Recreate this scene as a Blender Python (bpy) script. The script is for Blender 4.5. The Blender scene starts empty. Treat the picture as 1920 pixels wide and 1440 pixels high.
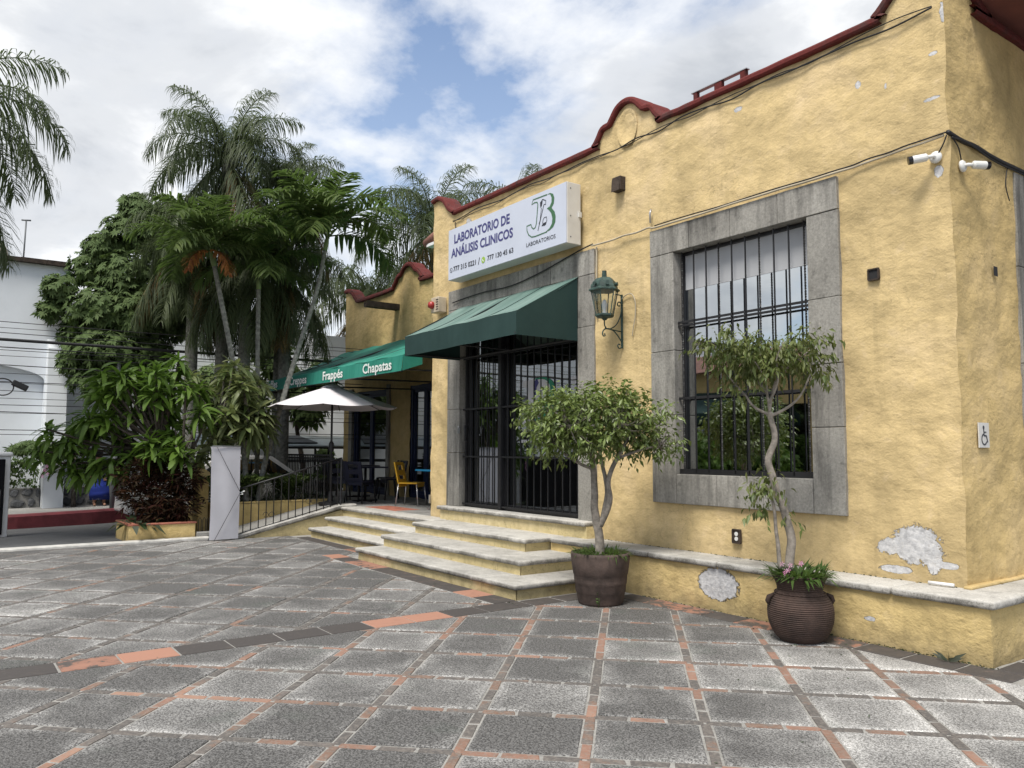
import bpy, bmesh, math, random
import numpy as np
from mathutils import Vector, Matrix, noise, Euler
random.seed(7); np.random.seed(7)
rnd = random.random
def U(a, b): return a + (b - a) * random.random()
sc = bpy.context.scene
COL = sc.collection

# ------------------------------------------------------------------ camera
camd = bpy.data.cameras.new('camera'); cam = bpy.data.objects.new('camera', camd); COL.objects.link(cam)
camd.sensor_width = 36.0; camd.lens = 36.0 * 1495.48 / 1920.0
camd.clip_start = 0.05; camd.clip_end = 2000
CR = Vector((0.58497018, 0.81104929, 0.00298985)); CU = Vector((0.06490173, -0.05048436, 0.99661381)); CF = Vector((-0.80845387, 0.58279531, 0.08217035))
cam.matrix_world = Matrix(((CR.x, CU.x, -CF.x, 2.82426), (CR.y, CU.y, -CF.y, -6.42989), (CR.z, CU.z, -CF.z, 1.6), (0, 0, 0, 1)))
CP = Vector((2.82426, -6.42989, 1.6))
sc.camera = cam
def proj(p):                                   # only used to sort pieces by how large they show
    d = Vector(p) - CP; z = d.dot(CF)
    return (960 + 1495.48 * d.dot(CR) / z, 720 - 1495.48 * d.dot(CU) / z, z) if z > .2 else (9e9, 9e9, -1)

# ------------------------------------------------------------------ sky, sun, exposure
SUN = Vector((0.24, -0.46, 0.86)).normalized()
sc.view_settings.view_transform = 'Standard'; sc.view_settings.look = 'None'
sc.view_settings.exposure = 0.86; sc.view_settings.gamma = 1.0; sc.view_settings.use_curve_mapping = False
w = bpy.data.worlds.new('World'); sc.world = w; w.use_nodes = True
nt = w.node_tree; nt.nodes.clear()
def N(nt, t, **k):
    n = nt.nodes.new(t)
    for a, b in k.items(): setattr(n, a, b)
    return n
def L(nt, a, b): nt.links.new(a, b)
def math_(nt, op, a, b=None, clamp=False):
    n = N(nt, 'ShaderNodeMath', operation=op, use_clamp=clamp)
    for i, v in enumerate((a, b)):
        if v is None: continue
        if hasattr(v, 'links'): L(nt, v, n.inputs[i])
        else: n.inputs[i].default_value = v
    return n.outputs[0]
def ramp(nt, fac, stops, interp='LINEAR'):
    n = N(nt, 'ShaderNodeValToRGB'); r = n.color_ramp; r.interpolation = interp
    while len(r.elements) < len(stops): r.elements.new(.5)
    for e, (p, c) in zip(r.elements, stops):
        e.position = p
        e.color = (c, c, c, 1) if not hasattr(c, '__len__') else (c[0], c[1], c[2], 1)
    L(nt, fac, n.inputs[0]); return n.outputs[0]
def noise_(nt, vec, scale, detail=4, rough=.55, dist=0, out=0):
    n = N(nt, 'ShaderNodeTexNoise'); n.inputs['Scale'].default_value = scale; n.inputs['Detail'].default_value = detail
    n.inputs['Roughness'].default_value = rough; n.inputs['Distortion'].default_value = dist
    if vec is not None: L(nt, vec, n.inputs['Vector'])
    return n.outputs[out]
def mixc(nt, fac, a, b, mode='MIX'):
    n = N(nt, 'ShaderNodeMix', data_type='RGBA', blend_type=mode)
    for i, v in ((0, fac), (6, a), (7, b)):
        if hasattr(v, 'links'): L(nt, v, n.inputs[i])
        elif i == 0: n.inputs[0].default_value = v
        else: n.inputs[i].default_value = (v[0], v[1], v[2], 1)
    return n.outputs[2]
sky = N(nt, 'ShaderNodeTexSky', sky_type='NISHITA'); sky.sun_disc = False
sky.sun_elevation = math.asin(SUN.z); sky.sun_rotation = math.atan2(SUN.x, SUN.y)
sky.air_density = 1.0; sky.dust_density = 0.6; sky.ozone_density = 1.5
tc = N(nt, 'ShaderNodeTexCoord'); sep = N(nt, 'ShaderNodeSeparateXYZ'); L(nt, tc.outputs['Generated'], sep.inputs[0])
zz = math_(nt, 'ADD', math_(nt, 'MAXIMUM', sep.outputs[2], 0.0), 0.32)
cmb = N(nt, 'ShaderNodeCombineXYZ'); L(nt, math_(nt, 'DIVIDE', sep.outputs[0], zz), cmb.inputs[0]); L(nt, math_(nt, 'DIVIDE', sep.outputs[1], zz), cmb.inputs[1])
mp = N(nt, 'ShaderNodeMapping'); L(nt, cmb.outputs[0], mp.inputs[0]); mp.inputs['Location'].default_value = (.55, 2.53, 1.0)
big = noise_(nt, mp.outputs[0], 1.0, 12, .57, .15)
cover = ramp(nt, big, [(.41, 0), (.455, .62), (.495, .93), (.55, 1)], 'LINEAR')
wisp = noise_(nt, mp.outputs[0], 2.7, 6, .6, .4)
mp2 = N(nt, 'ShaderNodeMapping'); L(nt, cmb.outputs[0], mp2.inputs[0]); mp2.inputs['Location'].default_value = (.63, 2.59, 1.0)
shade = noise_(nt, mp2.outputs[0], 1.0, 9, .54, .15)
dens = ramp(nt, math_(nt, 'ADD', math_(nt, 'MULTIPLY', shade, .65), math_(nt, 'MULTIPLY', wisp, .35)), [(.40, (8.9, 8.95, 9.0)), (.47, (8.2, 8.3, 8.4)), (.54, (6.2, 6.4, 6.7)), (.63, (4.5, 4.75, 5.15))], 'EASE')
skyc = N(nt, 'ShaderNodeVectorMath', operation='MULTIPLY'); L(nt, sky.outputs[0], skyc.inputs[0]); skyc.inputs[1].default_value = (1.75, 1.6, 1.5)
hz = ramp(nt, sep.outputs[2], [(0.0, 1), (.22, .25), (.5, 0)])
skyc2 = mixc(nt, math_(nt, 'MULTIPLY', hz, .9), skyc.outputs[0], (5.6, 5.9, 6.4))
colr = mixc(nt, cover, skyc2, dens)
bg = N(nt, 'ShaderNodeBackground'); L(nt, colr, bg.inputs[0]); bg.inputs[1].default_value = 0.072
wo = N(nt, 'ShaderNodeOutputWorld'); L(nt, bg.outputs[0], wo.inputs[0])

sund = bpy.data.lights.new('sun', 'SUN'); sund.energy = 2.4; sund.angle = math.radians(20); sund.color = (1, .95, .87)
sun = bpy.data.objects.new('sun', sund); COL.objects.link(sun); sun.location = (-6, -8, 20)
sun.rotation_euler = SUN.to_track_quat('Z', 'Y').to_euler()
sc.render.engine = 'CYCLES'
sc.cycles.max_bounces = 7; sc.cycles.diffuse_bounces = 3; sc.cycles.glossy_bounces = 3; sc.cycles.transparent_max_bounces = 12
sc.cycles.use_denoising = True; sc.cycles.caustics_reflective = False; sc.cycles.caustics_refractive = False

# ------------------------------------------------------------------ object helpers
def wm(o):
    return (wm(o.parent) @ o.matrix_parent_inverse if o.parent else Matrix.Identity(4)) @ Matrix.LocRotScale(o.location, o.rotation_euler, o.scale)
def adopt(o, p):
    o.parent = p; o.matrix_parent_inverse = wm(p).inverted()
def tag(o, label=None, cat=None, group=None, kind=None):
    if label: o['label'] = label
    if cat: o['category'] = cat
    if group: o['group'] = group
    if kind: o['kind'] = kind
    return o
def thing(name, loc, label, cat, group=None, rz=0):
    o = bpy.data.objects.new(name, None); COL.objects.link(o); o.location = loc; o.rotation_euler = (0, 0, rz)
    o.empty_display_size = .2
    return tag(o, label, cat, group)
def put(name, me, mat=None, parent=None, loc=(0, 0, 0), rot=(0, 0, 0), scale=(1, 1, 1)):
    if mat is not None and not me.materials: me.materials.append(mat)
    o = bpy.data.objects.new(name, me); COL.objects.link(o); o.location = loc; o.rotation_euler = rot; o.scale = scale
    if parent is not None: adopt(o, parent)
    return o
def put_local(name, me, mat, parent, loc=(0, 0, 0), rot=(0, 0, 0), scale=(1, 1, 1)):
    """geometry given in the parent's own frame"""
    if mat is not None and not me.materials: me.materials.append(mat)
    o = bpy.data.objects.new(name, me); COL.objects.link(o); o.parent = parent; o.location = loc; o.rotation_euler = rot; o.scale = scale
    return o
def copy_tree(o, parent=None):
    c = o.copy(); COL.objects.link(c)
    if parent is not None: c.parent = parent
    for ch in list(o.children): copy_tree(ch, c)
    return c
class MB:
    def __init__(s): s.v = []; s.f = []; s.a = []
    def add(s, vs, fs):
        n = len(s.v); s.v += [tuple(v) for v in vs]; s.f += [tuple(i + n for i in f) for f in fs]; return s
    def box(s, x0, x1, y0, y1, z0, z1):
        return s.add([(x0, y0, z0), (x1, y0, z0), (x1, y1, z0), (x0, y1, z0), (x0, y0, z1), (x1, y0, z1), (x1, y1, z1), (x0, y1, z1)],
                     [(0, 3, 2, 1), (4, 5, 6, 7), (0, 1, 5, 4), (1, 2, 6, 5), (2, 3, 7, 6), (3, 0, 4, 7)])
    def tube(s, path, rad, n=8, cap=True, twist=0):
        P = [Vector(p) for p in path]; m = len(P)
        R = rad if hasattr(rad, '__len__') else [rad] * m
        t0 = (P[1] - P[0]).normalized(); up = Vector((0, 0, 1)) if abs(t0.z) < .9 else Vector((1, 0, 0))
        a = t0.cross(up).normalized(); vs = []
        for i in range(m):
            t = (P[min(i + 1, m - 1)] - P[max(i - 1, 0)]).normalized()
            a = (a - t * a.dot(t)); a = a.normalized() if a.length > 1e-6 else t.orthogonal().normalized()
            b = t.cross(a)
            for k in range(n):
                th = 2 * math.pi * k / n + twist * i
                vs.append(P[i] + (a * math.cos(th) + b * math.sin(th)) * R[i])
        fs = [(i * n + k, i * n + (k + 1) % n, (i + 1) * n + (k + 1) % n, (i + 1) * n + k) for i in range(m - 1) for k in range(n)]
        if cap: fs += [tuple(range(n))[::-1], tuple((m - 1) * n + k for k in range(n))]
        return s.add(vs, fs)
    def lathe(s, prof, n=24, c=(0, 0, 0), cap=True):
        vs = [(c[0] + r * math.cos(2 * math.pi * k / n), c[1] + r * math.sin(2 * math.pi * k / n), c[2] + z) for r, z in prof for k in range(n)]
        m = len(prof)
        fs = [(i * n + k, i * n + (k + 1) % n, (i + 1) * n + (k + 1) % n, (i + 1) * n + k) for i in range(m - 1) for k in range(n)]
        if cap: fs += [tuple(range(n))[::-1], tuple((m - 1) * n + k for k in range(n))]
        return s.add(vs, fs)
    def prism(s, poly, a, b, fn):
        """poly of 2D points, extruded between a and b; fn(u,v,t)->xyz"""
        n = len(poly); vs = [fn(u, v, a) for u, v in poly] + [fn(u, v, b) for u, v in poly]
        return s.add(vs, [tuple(range(n))[::-1], tuple(range(n, 2 * n))] + [(i, (i + 1) % n, (i + 1) % n + n, i + n) for i in range(n)])
    def sweep(s, path, sect, fn=None, closed=True):
        """path: list of (point, axis_a, axis_b); sect: 2D section"""
        n = len(sect); m = len(path); vs = []
        for p, a, b in path:
            for u, v in sect: vs.append(Vector(p) + Vector(a) * u + Vector(b) * v)
        fs = [(i * n + k, i * n + (k + 1) % n, (i + 1) * n + (k + 1) % n, (i + 1) * n + k) for i in range(m - 1) for k in range(n)]
        fs += [tuple(range(n))[::-1], tuple((m - 1) * n + k for k in range(n))]
        return s.add(vs, fs)
    def mesh(s, name='m', smooth=False, fix=True):
        me = bpy.data.meshes.new(name); me.from_pydata(s.v, [], s.f)
        if fix:
            bm = bmesh.new(); bm.from_mesh(me); bmesh.ops.recalc_face_normals(bm, faces=bm.faces); bm.to_mesh(me); bm.free()
        if smooth:
            for p in me.polygons: p.use_smooth = True
        return me
    def build(s, name, mat, parent=None, smooth=False, bevel=0, seg=2, fix=True):
        o = put(name, s.mesh(name, smooth, fix), mat, parent)
        if bevel:
            b = o.modifiers.new('bevel', 'BEVEL'); b.width = bevel; b.segments = seg; b.limit_method = 'ANGLE'; b.angle_limit = math.radians(40)
            for p in o.data.polygons: p.use_smooth = seg > 2
        return o
def box(name, x0, x1, y0, y1, z0, z1, mat, parent=None, bevel=0, seg=2):
    return MB().box(x0, x1, y0, y1, z0, z1).build(name, mat, parent, bevel=bevel, seg=seg)
def tube(name, path, r, mat, parent=None, n=8, smooth=True):
    return MB().tube(path, r, n).build(name, mat, parent, smooth=smooth)
# ------------------------------------------------------------------ materials
def newmat(name):
    m = bpy.data.materials.new(name); m.use_nodes = True; t = m.node_tree; t.nodes.clear()
    o = N(t, 'ShaderNodeOutputMaterial'); p = N(t, 'ShaderNodeBsdfPrincipled'); L(t, p.outputs[0], o.inputs[0])
    return m, t, p
def setc(t, p, c, key='Base Color'):
    if hasattr(c, 'links'): L(t, c, p.inputs[key])
    elif hasattr(c, '__len__'): p.inputs[key].default_value = (c[0], c[1], c[2], 1)
    else: p.inputs[key].default_value = c
def bump(t, p, h, strength=.5, dist=.01):
    b = N(t, 'ShaderNodeBump'); b.inputs['Strength'].default_value = strength; b.inputs['Distance'].default_value = dist
    L(t, h, b.inputs['Height']); L(t, b.outputs[0], p.inputs['Normal']); return b
def objco(t): return N(t, 'ShaderNodeTexCoord').outputs['Object']
def plain(name, c, rough=.6, var=.12, scale=6, metal=0, bumpd=0, spec=.5):
    m, t, p = newmat(name); co = objco(t)
    nz = noise_(t, co, scale, 5, .6)
    d = tuple(x * (1 - var * 2) for x in c); l = tuple(min(1, x * (1 + var * 1.2)) for x in c)
    setc(t, p, ramp(t, nz, [(.3, d), (.7, l)])); p.inputs['Roughness'].default_value = rough; p.inputs['Metallic'].default_value = metal
    p.inputs['Specular IOR Level'].default_value = spec
    if bumpd: bump(t, p, noise_(t, co, scale * 8, 4, .6), .6, bumpd)
    return m
def blob(t, co, c, r, jag=.5, nscale=15):
    """mask of a ragged patch centred at c with semi-axes r (object space)"""
    mp = N(t, 'ShaderNodeMapping', vector_type='TEXTURE'); L(t, co, mp.inputs[0]); mp.inputs['Location'].default_value = c; mp.inputs['Scale'].default_value = r
    ln = N(t, 'ShaderNodeVectorMath', operation='LENGTH'); L(t, mp.outputs[0], ln.inputs[0])
    nz = noise_(t, co, nscale, 7, .78, .6)
    v = math_(t, 'ADD', ln.outputs['Value'], math_(t, 'MULTIPLY', math_(t, 'SUBTRACT', nz, .5), jag * 2))
    return ramp(t, v, [(.95, 1), (1.0, 0)]), ramp(t, v, [(.96, 0), (1.0, 1), (1.07, 0)])
def plaster(name, base, patches=(), cracks=.5, dirt=None, bs=1.0, cs=2.6, cm=.52):
    m, t, p = newmat(name); co = objco(t)
    n1 = noise_(t, co, 1.3, 6, .6, .3); n2 = noise_(t, co, 7, 6, .65, .4); n3 = noise_(t, co, 60, 3, .6)
    b = Vector(base)
    c = ramp(t, math_(t, 'ADD', math_(t, 'MULTIPLY', n1, .65), math_(t, 'MULTIPLY', noise_(t, co, .38, 3, .5), .35)), [(.36, tuple(b * .74)), (.5, tuple(b)), (.64, (min(1, b.x * 1.09), min(1, b.y * 1.10), b.z * 1.22))])
    c = mixc(t, math_(t, 'MULTIPLY', ramp(t, n2, [(.34, 1), (.52, 0)]), .34), c, tuple(b * .62))
    c = mixc(t, math_(t, 'MULTIPLY', ramp(t, n2, [(.56, 0), (.74, 1)]), .35), c, (min(1, b.x * 1.15), min(1, b.y * 1.18), b.z * 1.5))
    c = mixc(t, math_(t, 'MULTIPLY', ramp(t, n3, [(.30, 1), (.46, 0)]), .25), c, tuple(b * .5))
    # stretched grime streaks
    ms = N(t, 'ShaderNodeMapping'); L(t, co, ms.inputs[0]); ms.inputs['Scale'].default_value = (3.5, 3.5, .45)
    st = noise_(t, ms.outputs[0], 1.6, 5, .65); ms.inputs['Scale'].default_value = (4.5, 4.5, .3)
    c = mixc(t, math_(t, 'MULTIPLY', ramp(t, st, [(.54, 0), (.74, 1)]), .42), c, tuple(b * .55))
    sepz = N(t, 'ShaderNodeSeparateXYZ'); L(t, co, sepz.inputs[0])
    if dirt:
        z0, z1, am = dirt
        dm = N(t, 'ShaderNodeMapRange'); L(t, math_(t, 'ADD', sepz.outputs[2], math_(t, 'MULTIPLY', math_(t, 'SUBTRACT', n2, .5), .35)), dm.inputs[0])
        dm.inputs[1].default_value = z0; dm.inputs[2].default_value = z1; dm.inputs[3].default_value = am; dm.inputs[4].default_value = 0
        c = mixc(t, dm.outputs[0], c, (.13, .11, .075))
    if cracks:
        vw = N(t, 'ShaderNodeVectorMath', operation='ADD'); L(t, co, vw.inputs[0])
        wn = N(t, 'ShaderNodeVectorMath', operation='SCALE'); L(t, noise_(t, co, 5, 4, .6, 0, 1), wn.inputs[0]); wn.inputs['Scale'].default_value = .35; L(t, wn.outputs[0], vw.inputs[1])
        vo = N(t, 'ShaderNodeTexVoronoi', feature='DISTANCE_TO_EDGE'); vo.inputs['Scale'].default_value = cs; L(t, vw.outputs[0], vo.inputs['Vector'])
        ck = math_(t, 'MULTIPLY', ramp(t, vo.outputs[0], [(.0, 1), (.012, 0)]), ramp(t, noise_(t, co, 1.1, 3, .5), [(cm, 0), (cm + .1, 1)]))
        c = mixc(t, math_(t, 'MULTIPLY', ck, cracks), c, tuple(b * .3))
    pm = rim = None
    for cc, r, jag in patches:
        k, kr = blob(t, co, cc, r, jag); pm = k if pm is None else math_(t, 'MAXIMUM', pm, k); rim = kr if rim is None else math_(t, 'MAXIMUM', rim, kr)
    mt = N(t, 'ShaderNodeMapping'); L(t, co, mt.inputs[0]); mt.inputs['Rotation'].default_value = (.3, .65, 0); mt.inputs['Scale'].default_value = (1, 1, 1.5)
    h = math_(t, 'ADD', math_(t, 'ADD', math_(t, 'MULTIPLY', noise_(t, mt.outputs[0], 4.2, 3, .55), 1.0), math_(t, 'MULTIPLY', n3, .16)), math_(t, 'ADD', math_(t, 'MULTIPLY', noise_(t, mt.outputs[0], 13, 3, .55), .3), math_(t, 'MULTIPLY', noise_(t, co, 130, 2, .6), .07)))
    if pm is not None:
        grey = ramp(t, noise_(t, co, 22, 5, .7), [(.3, (.36, .36, .37)), (.5, (.52, .52, .53)), (.7, (.68, .67, .66))])
        c = mixc(t, math_(t, 'MULTIPLY', rim, .6), mixc(t, pm, c, grey), tuple(b * .35)); h = math_(t, 'SUBTRACT', h, math_(t, 'MULTIPLY', pm, .8))
    setc(t, p, c); p.inputs['Roughness'].default_value = .92; p.inputs['Specular IOR Level'].default_value = .2
    bump(t, p, h, 1.0 * bs, .02)
    return m
YEL = (.63, .482, .248)
YY = .4
M = {}
M['wall'] = plaster('yellow stucco', YEL, [((-.74, YY, .80), (.21, .3, .17), 1.0), ((-.98, YY, .77), (.12, .3, .07), .9), ((-.60, YY, .70), (.07, .3, .13), .9), ((-.93, YY, .575), (.15, .3, .035), .5), ((-.50, YY, .655), (.10, .3, .03), .4),
    ((-2.5, YY, 5.26), (.05, .3, .03), .9), ((-1.14, YY, 5.02), (.03, .3, .035), .9), ((-.87, YY, 4.9), (.012, .3, .03), .9), ((-.44, YY, 5.03), (.04, .3, .022), .9), ((-.46, YY, 4.63), (.07, .3, .016), .9), ((-.34, YY, 5.36), (.03, .3, .10), .8), ((-.43, YY, 3.98), (.04, .3, .05), .7), ((-7.85, YY, 5.2), (.10, .3, .12), .8)], dirt=(.45, .8, .25))
M['side'] = plaster('browner ochre stucco', (.61, .455, .21), dirt=(.45, .75, .2), cracks=.5)  # base slightly darker and browner than the front wall stucco
M['plinth'] = plaster('yellow plinth stucco', (.61, .465, .215), [((-2.56, 0, .265), (.25, .3, .16), .45), ((-.95, 0, .2), (.05, .3, .02), .9)], dirt=(.0, .22, .5), bs=1.2)
M['riser'] = plaster('cracked yellow riser', (.58, .48, .255), dirt=(-.1, .12, .45), cracks=.9, cs=6, cm=.36)
M['cafe'] = plaster('cafe stucco', (.61, .455, .21), dirt=(.4, .9, .3))
M['planter'] = plaster('planter stucco', (.60, .45, .19), dirt=(-.05, .15, .4), cracks=.3)
def stone(name, a, b, spots=.5, scale=1, streak=.0, nose=0):
    m, t, p = newmat(name); co = objco(t)
    n1 = noise_(t, co, 2.2 * scale, 6, .65); n2 = noise_(t, co, 45 * scale, 4, .7); n3 = noise_(t, co, 9 * scale, 5, .6)
    oi = N(t, 'ShaderNodeObjectInfo')
    c = ramp(t, n2, [(.3, a), (.7, b)])
    c = mixc(t, math_(t, 'MULTIPLY', ramp(t, n1, [(.42, 0), (.7, 1)]), .35), c, tuple(x * .55 for x in a))
    c = mixc(t, math_(t, 'MULTIPLY', ramp(t, n3, [(.60, 0), (.70, 1)]), spots), c, tuple(x * .35 for x in a))
    mv = N(t, 'ShaderNodeMapping'); L(t, co, mv.inputs[0]); mv.inputs['Scale'].default_value = (5, 5, .5)
    c = mixc(t, math_(t, 'MULTIPLY', ramp(t, math_(t, 'ADD', math_(t, 'MULTIPLY', noise_(t, mv.outputs[0], 1.3, 5, .7), .6), math_(t, 'MULTIPLY', noise_(t, co, .9, 4, .6), .4)), [(.48, 0), (.63, 1)]), streak), c, (.05, .048, .044))
    v = math_(t, 'MULTIPLY_ADD', oi.outputs['Random'], .25); v.node.inputs[2].default_value = .87
    hs = N(t, 'ShaderNodeHueSaturation'); L(t, c, hs.inputs['Color']); L(t, v, hs.inputs['Value'])
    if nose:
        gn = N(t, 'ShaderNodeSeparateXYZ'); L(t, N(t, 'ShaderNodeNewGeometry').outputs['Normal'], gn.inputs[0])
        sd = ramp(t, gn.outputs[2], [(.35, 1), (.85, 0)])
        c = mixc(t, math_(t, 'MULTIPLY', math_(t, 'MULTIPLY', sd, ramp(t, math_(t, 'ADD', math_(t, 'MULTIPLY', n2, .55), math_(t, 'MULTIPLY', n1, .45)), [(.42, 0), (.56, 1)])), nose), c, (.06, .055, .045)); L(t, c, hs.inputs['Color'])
    pits = ramp(t, noise_(t, co, 70 * scale, 2, .5), [(.30, 0), (.38, 1)])
    setc(t, p, hs.outputs[0]); p.inputs['Roughness'].default_value = .88; p.inputs['Specular IOR Level'].default_value = .25
    bump(t, p, math_(t, 'ADD', math_(t, 'MULTIPLY', n2, .5), pits), .6, .006)
    return m
M['cantera'] = stone('grey cantera stone', (.235, .225, .205), (.385, .37, .335), streak=.7)
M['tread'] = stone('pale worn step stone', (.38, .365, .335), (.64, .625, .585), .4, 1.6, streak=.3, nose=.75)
M['concrete'] = stone('grey concrete', (.22, .215, .205), (.34, .335, .32), .4)
M['asphalt'] = stone('worn road surface', (.11, .113, .118), (.16, .163, .168), .25)
M['mortar'] = stone('sandy mortar', (.22, .215, .20), (.36, .35, .33), .5)
M['rubble'] = stone('dark volcanic stone', (.07, .073, .08), (.16, .165, .17), .5, 1)
M['soil'] = plain('dark soil', (.035, .026, .018), .95, .3, 20, 0, .02)
# exposed aggregate pavers
def pavermat():
    m, t, p = newmat('exposed aggregate paver'); g = N(t, 'ShaderNodeNewGeometry'); po = g.outputs['Position']
    oi = N(t, 'ShaderNodeObjectInfo'); co = objco(t)
    sp = noise_(t, po, 85, 2, .9); sp2 = noise_(t, po, 38, 3, .9)
    big = noise_(t, po, .42, 4, .6); mid = noise_(t, po, 2.6, 5, .65)
    ab = N(t, 'ShaderNodeVectorMath', operation='ABSOLUTE'); L(t, co, ab.inputs[0]); s = N(t, 'ShaderNodeSeparateXYZ'); L(t, ab.outputs[0], s.inputs[0])
    ed = math_(t, 'MAXIMUM', s.outputs[0], s.outputs[1])
    ed = math_(t, 'ADD', ed, math_(t, 'MULTIPLY', math_(t, 'SUBTRACT', mid, .5), .16))
    edge = ramp(t, ed, [(.19, 0), (.275, .55), (.30, 1)])
    sx = N(t, 'ShaderNodeSeparateXYZ'); L(t, po, sx.inputs[0])
    # cleaner, paler stones towards the wall on the right
    bx = N(t, 'ShaderNodeMapRange'); L(t, math_(t, 'ADD', sx.outputs[0], math_(t, 'MULTIPLY', sx.outputs[1], .35)), bx.inputs[0]); bx.inputs[1].default_value = -2.6; bx.inputs[2].default_value = .2; bx.inputs[3].default_value = 0; bx.inputs[4].default_value = .42
    tone = math_(t, 'ADD', math_(t, 'ADD', math_(t, 'MULTIPLY', math_(t, 'SUBTRACT', big, .5), 1.7), math_(t, 'MULTIPLY', math_(t, 'SUBTRACT', oi.outputs['Random'], .5), .42)), math_(t, 'MULTIPLY', math_(t, 'SUBTRACT', mid, .5), .9))
    tone = math_(t, 'ADD', math_(t, 'ADD', math_(t, 'ADD', tone, .08), math_(t, 'MULTIPLY', edge, .36)), bx.outputs[0])
    dark = ramp(t, tone, [(0.0, (.045, .044, .043)), (.45, (.085, .083, .08)), (1.0, (.24, .235, .225))])
    lite = ramp(t, tone, [(0.0, (.17, .167, .163)), (.45, (.36, .355, .345)), (1.0, (.68, .67, .65))])
    k = ramp(t, math_(t, 'ADD', math_(t, 'MULTIPLY', sp, .65), math_(t, 'MULTIPLY', sp2, .35)), [(.44, 0), (.57, 1)])
    c = mixc(t, k, dark, lite)
    c = mixc(t, math_(t, 'MULTIPLY', ramp(t, noise_(t, po, 1.6, 4, .6, .5), [(.58, 0), (.72, 1)]), .22), c, (.07, .10, .075))
    setc(t, p, c); p.inputs['Roughness'].default_value = .85; p.inputs['Specular IOR Level'].default_value = .3
    bump(t, p, math_(t, 'ADD', sp, sp2), .8, .004)
    return m
M['paver'] = pavermat()
def brickmat(name, attr):
    m, t, p = newmat(name); g = N(t, 'ShaderNodeNewGeometry'); po = g.outputs['Position']
    if attr: r = N(t, 'ShaderNodeAttribute', attribute_name='rnd').outputs['Fac']
    else: r = N(t, 'ShaderNodeObjectInfo').outputs['Random']
    nz = noise_(t, po, 14, 5, .7); big = noise_(t, po, 1.1, 3, .6)
    v = math_(t, 'ADD', math_(t, 'ADD', math_(t, 'MULTIPLY', r, .58), math_(t, 'MULTIPLY', math_(t, 'SUBTRACT', nz, .5), .5)), math_(t, 'MULTIPLY', math_(t, 'SUBTRACT', big, .5), .9))
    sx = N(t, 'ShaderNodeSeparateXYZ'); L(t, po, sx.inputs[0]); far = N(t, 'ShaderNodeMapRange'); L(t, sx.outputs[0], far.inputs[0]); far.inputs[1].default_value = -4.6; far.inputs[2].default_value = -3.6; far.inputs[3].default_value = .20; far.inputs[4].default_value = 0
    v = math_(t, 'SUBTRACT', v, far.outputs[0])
    c = ramp(t, v, [(.14, (.10, .093, .088)), (.28, (.135, .12, .11)), (.36, (.185, .12, .09)), (.52, (.26, .145, .105)), (.70, (.33, .20, .145))])
    c = mixc(t, math_(t, 'MULTIPLY', ramp(t, noise_(t, po, 40, 4, .7), [(.46, 0), (.64, 1)]), .55), c, (.24, .215, .19))
    setc(t, p, c); p.inputs['Roughness'].default_value = .82; p.inputs['Specular IOR Level'].default_value = .3
    bump(t, p, nz, .6, .006); return m
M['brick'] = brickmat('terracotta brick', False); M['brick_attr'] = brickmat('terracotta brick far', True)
def bandmat():
    m, t, p = newmat('large terracotta tile'); po = N(t, 'ShaderNodeNewGeometry').outputs['Position']
    at = N(t, 'ShaderNodeAttribute', attribute_type='OBJECT', attribute_name='wear').outputs['Fac']
    nz = noise_(t, po, 6, 5, .7, .6)
    v = math_(t, 'ADD', at, math_(t, 'MULTIPLY', math_(t, 'SUBTRACT', nz, .5), 1.0))
    c = ramp(t, v, [(.28, (.06, .053, .05)), (.44, (.085, .072, .064)), (.50, (.26, .135, .095)), (.75, (.36, .185, .128))])
    c = mixc(t, math_(t, 'MULTIPLY', ramp(t, noise_(t, po, 30, 4, .7), [(.55, 0), (.75, 1)]), .25), c, (.2, .17, .15))
    setc(t, p, c); p.inputs['Roughness'].default_value = .75; bump(t, p, nz, .4, .004); return m
M['band'] = bandmat()
M['coping'] = stone('chipped red coping paint', (.095, .02, .018), (.15, .03, .027), .7, .8, streak=.5)
M['eave'] = plain('red brown eave', (.17, .055, .04), .7, .15, 2)
M['iron'] = plain('black painted iron', (.014, .014, .016), .45, .2, 8)
M['frame'] = plain('black aluminium frame', (.012, .012, .014), .35, .2, 8)
M['lamp'] = plain('green painted lantern', (.03, .062, .052), .55, .3, 20, 0, .003)
M['rail_green'] = plain('dark green post', (.015, .06, .055), .5, .2, 8)
M['white_metal'] = plain('white sheet metal', (.62, .61, .58), .5, .06, 3)
M['sign_face'] = plain('white vinyl', (.55, .59, .69), .35, .03, 1.5)
M['navy'] = plain('navy print', (.055, .055, .19), .5, .03, 3); M['dkgreen'] = plain('green print', (.05, .14, .065), .5, .03, 3)
M['black_ink'] = plain('black print', (.018, .02, .03), .5, .03, 3); M['lime'] = plain('lime print', (.28, .45, .06), .5, .03, 3)
M['white_ink'] = plain('white print', (.75, .78, .76), .6, .05, 6)
M['vinyl_w'] = plain('white decal', (.62, .62, .64), .5, .05, 4); M['vinyl_g'] = plain('green decal', (.03, .25, .14), .5, .05, 4)
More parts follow.
